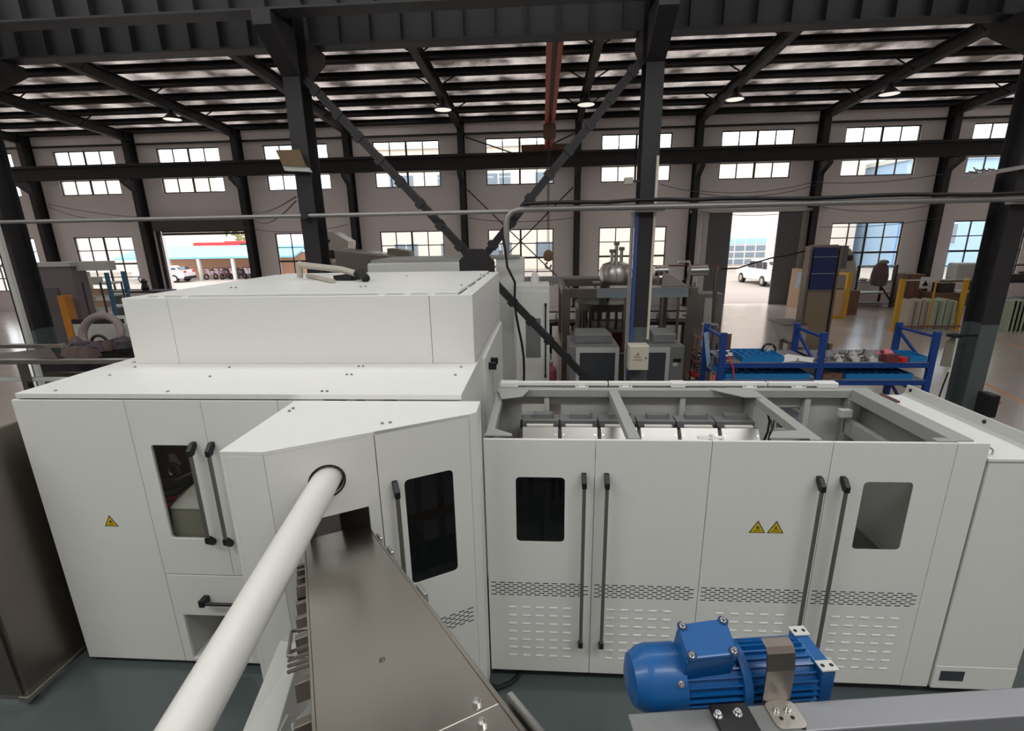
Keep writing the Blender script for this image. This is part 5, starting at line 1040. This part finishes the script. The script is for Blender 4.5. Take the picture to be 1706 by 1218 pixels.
bq = PY(190, 485, 20.0); MB().box(bq.x-.3, 19.8, bq.z-.08, bq.x+2.4, 20.6, bq.z).build('top', DARKST, t)
for x in (bq.x-.2, bq.x+2.2): MB().box(x, 19.9, 0, x+.08, 20.5, bq.z-.08).build('leg', DARKST, t)
tag(MB().lathe([(.12, 0), (.16, .1), (.1, .3), (.14, .4), (.02, .5)], (bq.x+1.3, 20.2, bq.z), 10).build('bench_vice', DARKST, smooth=True), 'dark vice standing on the window bench', 'vice')
# big ring frame and scrap pile
qr = PY(170, 556, 9.2); t = thing('ring_frame', (qr.x, 9.2, 0), 'large pale ring rim standing on a low pallet left of the white cabinet', 'ring')
MB().tube([Vector((qr.x+.42*math.cos(R(a)), 9.2+.1*math.sin(R(a)), qr.z+.0+.36*math.sin(R(a)))) for a in range(0, 360, 15)], .075, 10, closed=True).build('rim', mat('mauve_rim', (150, 138, 136), .5), t, smooth=True)
MB().tube([Vector((qr.x+.0+.17*math.cos(R(a)), 9.1, qr.z-.17+.15*math.sin(R(a)))) for a in range(0, 360, 20)], .03, 8, closed=True).build('inner_ring', DARKST, t, smooth=True)
MB().box(qr.x-.5, 9.0, 0, qr.x+.5, 9.4, qr.z-.42).build('stand', DARKST, t)
t = thing('mesh_cart', (qr.x, 9.9, 0), 'pale low trolley with thin rods behind the ring rim', 'trolley')
c0, c1 = PY(132, 530, 10.2), PY(215, 527, 10.2); MB().box(c0.x, 10.0, 0, c1.x+.4, 11.2, c0.z-.1).build('deck', GREYW, t, .02)
for px_ in (140, 170, 205): p = PY(px_, 470, 10.1); p2 = PY(px_+10, 560, 10.1); MB().cyl((p.x, 10.05, c0.z-.1), (p.x, 10.05, p.z), .018, n=6).build('rod', DARKST, t)
MB().box(c0.x, 10.0, c0.z-.1, c1.x, 10.05, c0.z).build('rail', DARKST, t)
random.seed(11)
SCRAPM = [mat('scrap_purple', (70, 58, 66), .7), mat('scrap_black', (32, 30, 33), .7), mat('scrap_mauve', (96, 78, 78), .7), mat('scrap_brown', (78, 60, 54), .7)]
for i in range(14):
    p = PZ(118+rnd(0, 92), 588-rnd(0, 22), 1.75); o = MB(); o.lathe([(.05, 0), (rnd(.1, .22), .04), (rnd(.1, .2), .14), (.04, rnd(.16, .24))], (0, 0, 0), 8)
    ob = o.build('scrap_bag', SCRAPM[i % 4], smooth=True); ob.location = (p.x, p.y, 1.62); ob.rotation_euler = (0, 0, rnd(0, 6)); tag(ob, '%s crumpled bag heaped on the crate beside the tall white cabinet' % ('dark purple', 'black', 'mauve', 'brown')[i % 4], 'bag', 'heaped bags beside the cabinet')
a_, b_ = PZ(110, 590, 1.62), PZ(214, 566, 1.62); tag(MB().box(a_.x-.3, min(a_.y, b_.y)-.3, 0, b_.x+.5, max(a_.y, b_.y)+.2, 1.62).build('scrap_crate', SCRAPM[1]), 'dark crate carrying the heaped bags beside the white cabinet', 'crate')
# ================================================================ OUTSIDE
GROUND = mat('concrete_yard', (156, 145, 137), .8, var=.06, scale=.3)
struct(MB().box(-90, 24.56, -.25, 90, 120, -.03).build('yard_ground', GROUND))
CREAMB = mat('cream_facade', (220, 207, 194), .8, var=.03); GLB = mat('facade_glass', (116, 128, 140), .3)
def facade(name, x0, x1, y, h, label, wz, m_=CREAMB, rows=2, pitch=4.0, ww=2.6, wh=1.6, door=None, dep=10):
    t = thing(name, ((x0+x1)/2, y+dep/2, 0), label, 'building'); MB().box(x0, y, -.03, x1, y+dep, h).build('wall', m_, t); MB().box(x0-.2, y-.3, h, x1+.2, y+dep, h+.4).build('roof_edge', GREYW, t)
    n = int((x1-x0)/pitch)
    for r in range(rows):
        for i in range(n):
            x = x0+(i+.5)*(x1-x0)/n; z = wz+r*3.4
            if door and abs(x-door) < 4.2 and r == 0: continue
            f = MB().box(x-ww/2, y-.06, z, x+ww/2, y-.01, z+wh).build('window', GREYW, t)
            for k in (0, 1): MB().box(x-ww/2+.08+k*ww/2, y-.08, z+.08, x-.06+k*ww/2, y-.06, z+wh-.08).build('pane', GLB, f)
    return t
t = facade('factory_building', 4, 30, 50, 11, 'cream factory building with gridded front across the yard', 6.2, door=20.5, rows=2, pitch=5)
gx = PY(1218, 400, 49.9).x; gx1 = PY(1278, 400, 49.9).x; gz0, gz1 = .2, PY(1250, 396, 49.9).z
f = MB().box(gx-1.6, 49.9, gz0, gx1, 49.99, gz1).build('gridded_window', GREYW, t)
nx_, nz_ = 5, 4
for i in range(nx_):
    for j in range(nz_): w_ = (gx1-gx+1.6)/nx_; h_ = (gz1-gz0)/nz_; MB().box(gx-1.6+i*w_+.08, 49.86, gz0+j*h_+.08, gx-1.6+(i+1)*w_-.08, 49.9, gz0+(j+1)*h_-.08).build('pane', GLB if j < 3 else mat('sky_pane', (150, 190, 215), .3), f)
facade('office_building', -22, 3, 52, 12, 'pale cream office block behind the windows', 1.2, rows=3, pitch=4.2)
t = facade('gate_house', -60, PY(332, 400, 56).x, 56, 11, 'cream gate building with blue-grey windows beyond the blue canopy', 4.4, rows=1, pitch=6.0, ww=3.4, wh=2.0, dep=5)
t = facade('blue_workshop', 31, 60, 46, 9, 'pale blue and white clad workshop across the yard', 2.0, mat('pale_blue_cladding', (158, 186, 212), .6), rows=1, pitch=7, ww=3, wh=1.8)
sx = PY(1432, 430, 45.8); MB().box(31.2, 45.8, .0, 33.4, 45.99, 6.0).build('blue_panel', mat('bright_blue_cladding', (70, 160, 220), .5), t)
# canopy with motorbikes
Yc = 43.0; c0, c1 = PY(276, 425, Yc), PY(418, 425, Yc)
t = thing('bike_canopy', ((c0.x+c1.x)/2, Yc, 0), 'sky blue canopy roof on white posts over parked motorbikes', 'canopy')
z0, z1_ = PY(340, 431, Yc).z, PY(340, 417, Yc).z
MB().prism([(c0.x-5, Yc, z0), (c0.x-5, Yc, z0+.15), (c0.x-5, Yc+3.2, z1_+.35), (c0.x-5, Yc+3.2, z1_+.2)], (c1.x-c0.x+9, 0, 0)).build('roof', mat('sky_blue_roof', (120, 190, 225), .5), t)
for px_ in (282, 331, 388): x = PY(px_, 445, Yc).x; MB().box(x-.12, Yc, -.03, x+.12, Yc+.24, z0+.05).build('post', GREYW, t)
MB().box(c0.x-5, Yc+3.4, -.03, c1.x+4, Yc+3.6, z0+.4).build('back_wall', mat('terracotta_wall', (214, 160, 128), .8), t)
MP = [mat('bike_body_%d' % i, c, .4) for i, c in enumerate(((70, 66, 72), (205, 185, 190), (120, 90, 92), (176, 60, 64)))]
bike = None
for i in range(7):
    x = PY(341+i*12.3, 462, Yc).x
    if bike is None:
        bike = thing('motorbike', (0, 0, 0), 'parked motor scooter under the sky blue canopy', 'motorbike', 'scooters under the canopy'); prs = []
        for yy in (-.6, .6): MB().tube([(0, yy+.24*math.cos(R(a)), .26+.24*math.sin(R(a))) for a in range(0, 360, 30)], .06, 6, closed=True).build('wheel', RUBBER, bike, smooth=True)
        MB().prism([(-.14, -.75, .35), (-.14, .1, .3), (-.14, .3, .35), (-.14, .5, .95), (-.14, .38, 1.0), (-.14, .15, .5), (-.14, -.1, .5), (-.14, -.2, .78), (-.14, -.8, .8)], (.28, 0, 0)).build('body', MP[1], bike, .04)
        MB().prism([(-.15, -.8, .8), (-.15, -.15, .78), (-.15, -.2, .88), (-.15, -.8, .92)], (.3, 0, 0)).build('seat', RUBBER, bike, .03); MB().cyl((-.33, .42, 1.05), (.33, .42, 1.05), .025, n=6).build('handlebar', RUBBER, bike); MB().lathe([(.02, 0), (.09, .03), (.07, .1), (.0, .12)], (0, .48, .9), 8, (0, 1, 0)).build('headlamp', CHROME, bike)
        b = bike
    else: b = copy_tree(bike)
    b.location = (x, Yc+.9+.25*(i % 2), -.03); b.rotation_euler = (0, 0, R(180+rnd(-8, 8)))
    if i % 3:
        for ch in b.children:
            if ch.name.startswith('body'): ch.data = ch.data.copy(); ch.data.materials[0] = MP[i % 4]
def car(name, loc, rz, m_, label, suv=True):
    t = thing(name, (0, 0, 0), label, 'car'); L, Wd, H1, H2 = 4.5, 1.8, .95, 1.68 if suv else 1.42
    pr = [(-2.25, .35), (-2.25, .85), (-2.1, H1+.05), (-1.2 if suv else -1.0, H1+.05), (-1.15, H1), (-2.2, H1)]
    body = [(-2.25, .32), (-2.28, .7), (-2.2, .95), (-1.15, 1.05), (1.7, 1.08), (2.2, 1.0), (2.25, .6), (2.2, .32)]
    MB().prism([(u, -Wd/2, v) for u, v in body], (0, Wd, 0)).build('body', m_, t, .1)
    top = [(-1.15, 1.04), (-.55, H2-.08), (-.2, H2), (1.3 if suv else .8, H2-.02), (1.75 if suv else 1.3, H2-.3), (2.05 if suv else 1.7, 1.06)]
    MB().prism([(u, -Wd/2+.12, v) for u, v in top], (0, Wd-.24, 0)).build('cabin', m_, t, .08)
    GL = mat('car_glass', (40, 44, 50), .1)
    for s in (-1, 1):
        y = s*(Wd/2-.115)
        for (a, b) in ((-.85, .12), (.2, 1.05), (1.13, 1.6)):
            ta = min(1.52, 1.1+(a+1.15)*.75) if suv else 1.34; MB().prism([(a, y, 1.1), (b, y, 1.1), (b, y, H2-.14), (max(a, -.5), y, H2-.14)], (0, s*.02, 0)).build('side_window', GL, t)
        for u in (-1.4, 1.4): 
            MB().cyl((u, s*(Wd/2-.2), .34), (u, s*(Wd/2+.02), .34), .34, n=20).build('tyre', RUBBER, t, smooth=True); MB().cyl((u, s*(Wd/2+.02), .34), (u, s*(Wd/2+.03), .34), .2, n=14).build('rim', CHROME, t)
        MB().box(1.95, s*.6-.16, .85, 2.27, s*.6+.16, 1.0).build('tail_lamp', RED, t, .02); MB().box(-2.28, s*.6-.2, .72, -2.1, s*.6+.2, .86).build('headlamp', CHROME, t, .02)
    MB().prism([(1.8, -Wd/2+.2, 1.1), (1.8, Wd/2-.2, 1.1), (1.56, Wd/2-.25, H2-.1), (1.56, -Wd/2+.25, H2-.1)], (.1, 0, .0)).build('rear_window', GL, t); MB().box(2.2, -.8, .3, 2.3, .8, .5).build('bumper', RUBBER, t, .03)
    t.location = loc; t.rotation_euler = (0, 0, rz); return t
CARW = mat('white_car_paint', (236, 236, 236), .25, coat=.5)
wf = PZ(1268, 477, -.03); wr = PZ(1247, 472, -.03); dirv = (wr-wf); ang = math.atan2(-dirv.y, -dirv.x)
car('suv', (wf.x+.775, wf.y+1.47, -.03), R(-85), CARW, 'white SUV parked in the yard beyond the sliding door')
cp_ = PZ(312, 469, -.03); car('sedan_car', (PZ(322, 469, -.03).x-2.3, cp_.y-.4, -.03), R(4), mat('silver_car_paint', (200, 195, 200), .25, coat=.5), 'pale sedan parked beside the canopy post beyond the roller door', False)
t = thing('red_truck', (0, 0, 0), 'red crane truck with long boom beyond the blue canopy', 'truck'); Yt = 52.0
a_, b_ = PY(322, 410, Yt), PY(392, 408, Yt); MB().box(a_.x, Yt, a_.z-.35, b_.x, Yt+1.0, a_.z+.35).build('boom', RED, t, .05); c_ = PY(402, 412, Yt); MB().box(c_.x-1.6, Yt-.5, .8, c_.x+1.2, Yt+1.6, c_.z+.7).build('cab', RED, t, .15); MB().box(a_.x, Yt-.2, .9, c_.x, Yt+1.8, 1.3).build('chassis', DARKST, t)
for x in (a_.x+1, a_.x+3, c_.x): MB().cyl((x, Yt-.3, .47), (x, Yt, .47), .5, n=16).build('tyre', RUBBER, t)
MB().box(c_.x+.2, Yt-.52, c_.z-.3, c_.x+1.0, Yt-.5, c_.z+.4).build('window', mat('car_glass', (40, 44, 50), .1), t)
# trees behind the canopy
LEAFM = [mat('leaf_%d' % i, c, .7, var=.3, scale=2) for i, c in enumerate(((150, 160, 96), (168, 170, 118), (120, 138, 84)))]
for k in range(2):
    xk = PY(356+58*k, 400, 66).x; t = thing('tree', (xk, 66, 0), 'leafy yellow-green tree behind the red truck', 'tree', 'trees beyond the yard')
    MB().cyl((xk, 66, -.03), (xk, 66, 5), .25, .12, 8).build('trunk', BROWN, t); m = MB()
    for i in range(700):
        u, v = rnd(0, 6.283), rnd(-1, 1); rr = rnd(.55, 1)**.5*2.35; q = Vector((xk+rr*math.cos(u)*math.sqrt(1-v*v), 66+rr*.8*math.sin(u)*math.sqrt(1-v*v), 6.0+rr*1.5*v)); a = Vector((rnd(-1, 1), rnd(-1, 1), rnd(-1, 1))).normalized()*.22; b = a.orthogonal().normalized()*.2; n = len(m.v); m.v += [q-a, q+b, q+a, q-b]; m.f.append((n, n+1, n+2, n+3))
    cr_ = m.build('crown', LEAFM[k % 3], t); cr_['kind'] = 'stuff'
# ---------------------------------------------------------------- tidy
for o in list(bpy.data.objects):
    if '_loc' in o: del o['_loc']
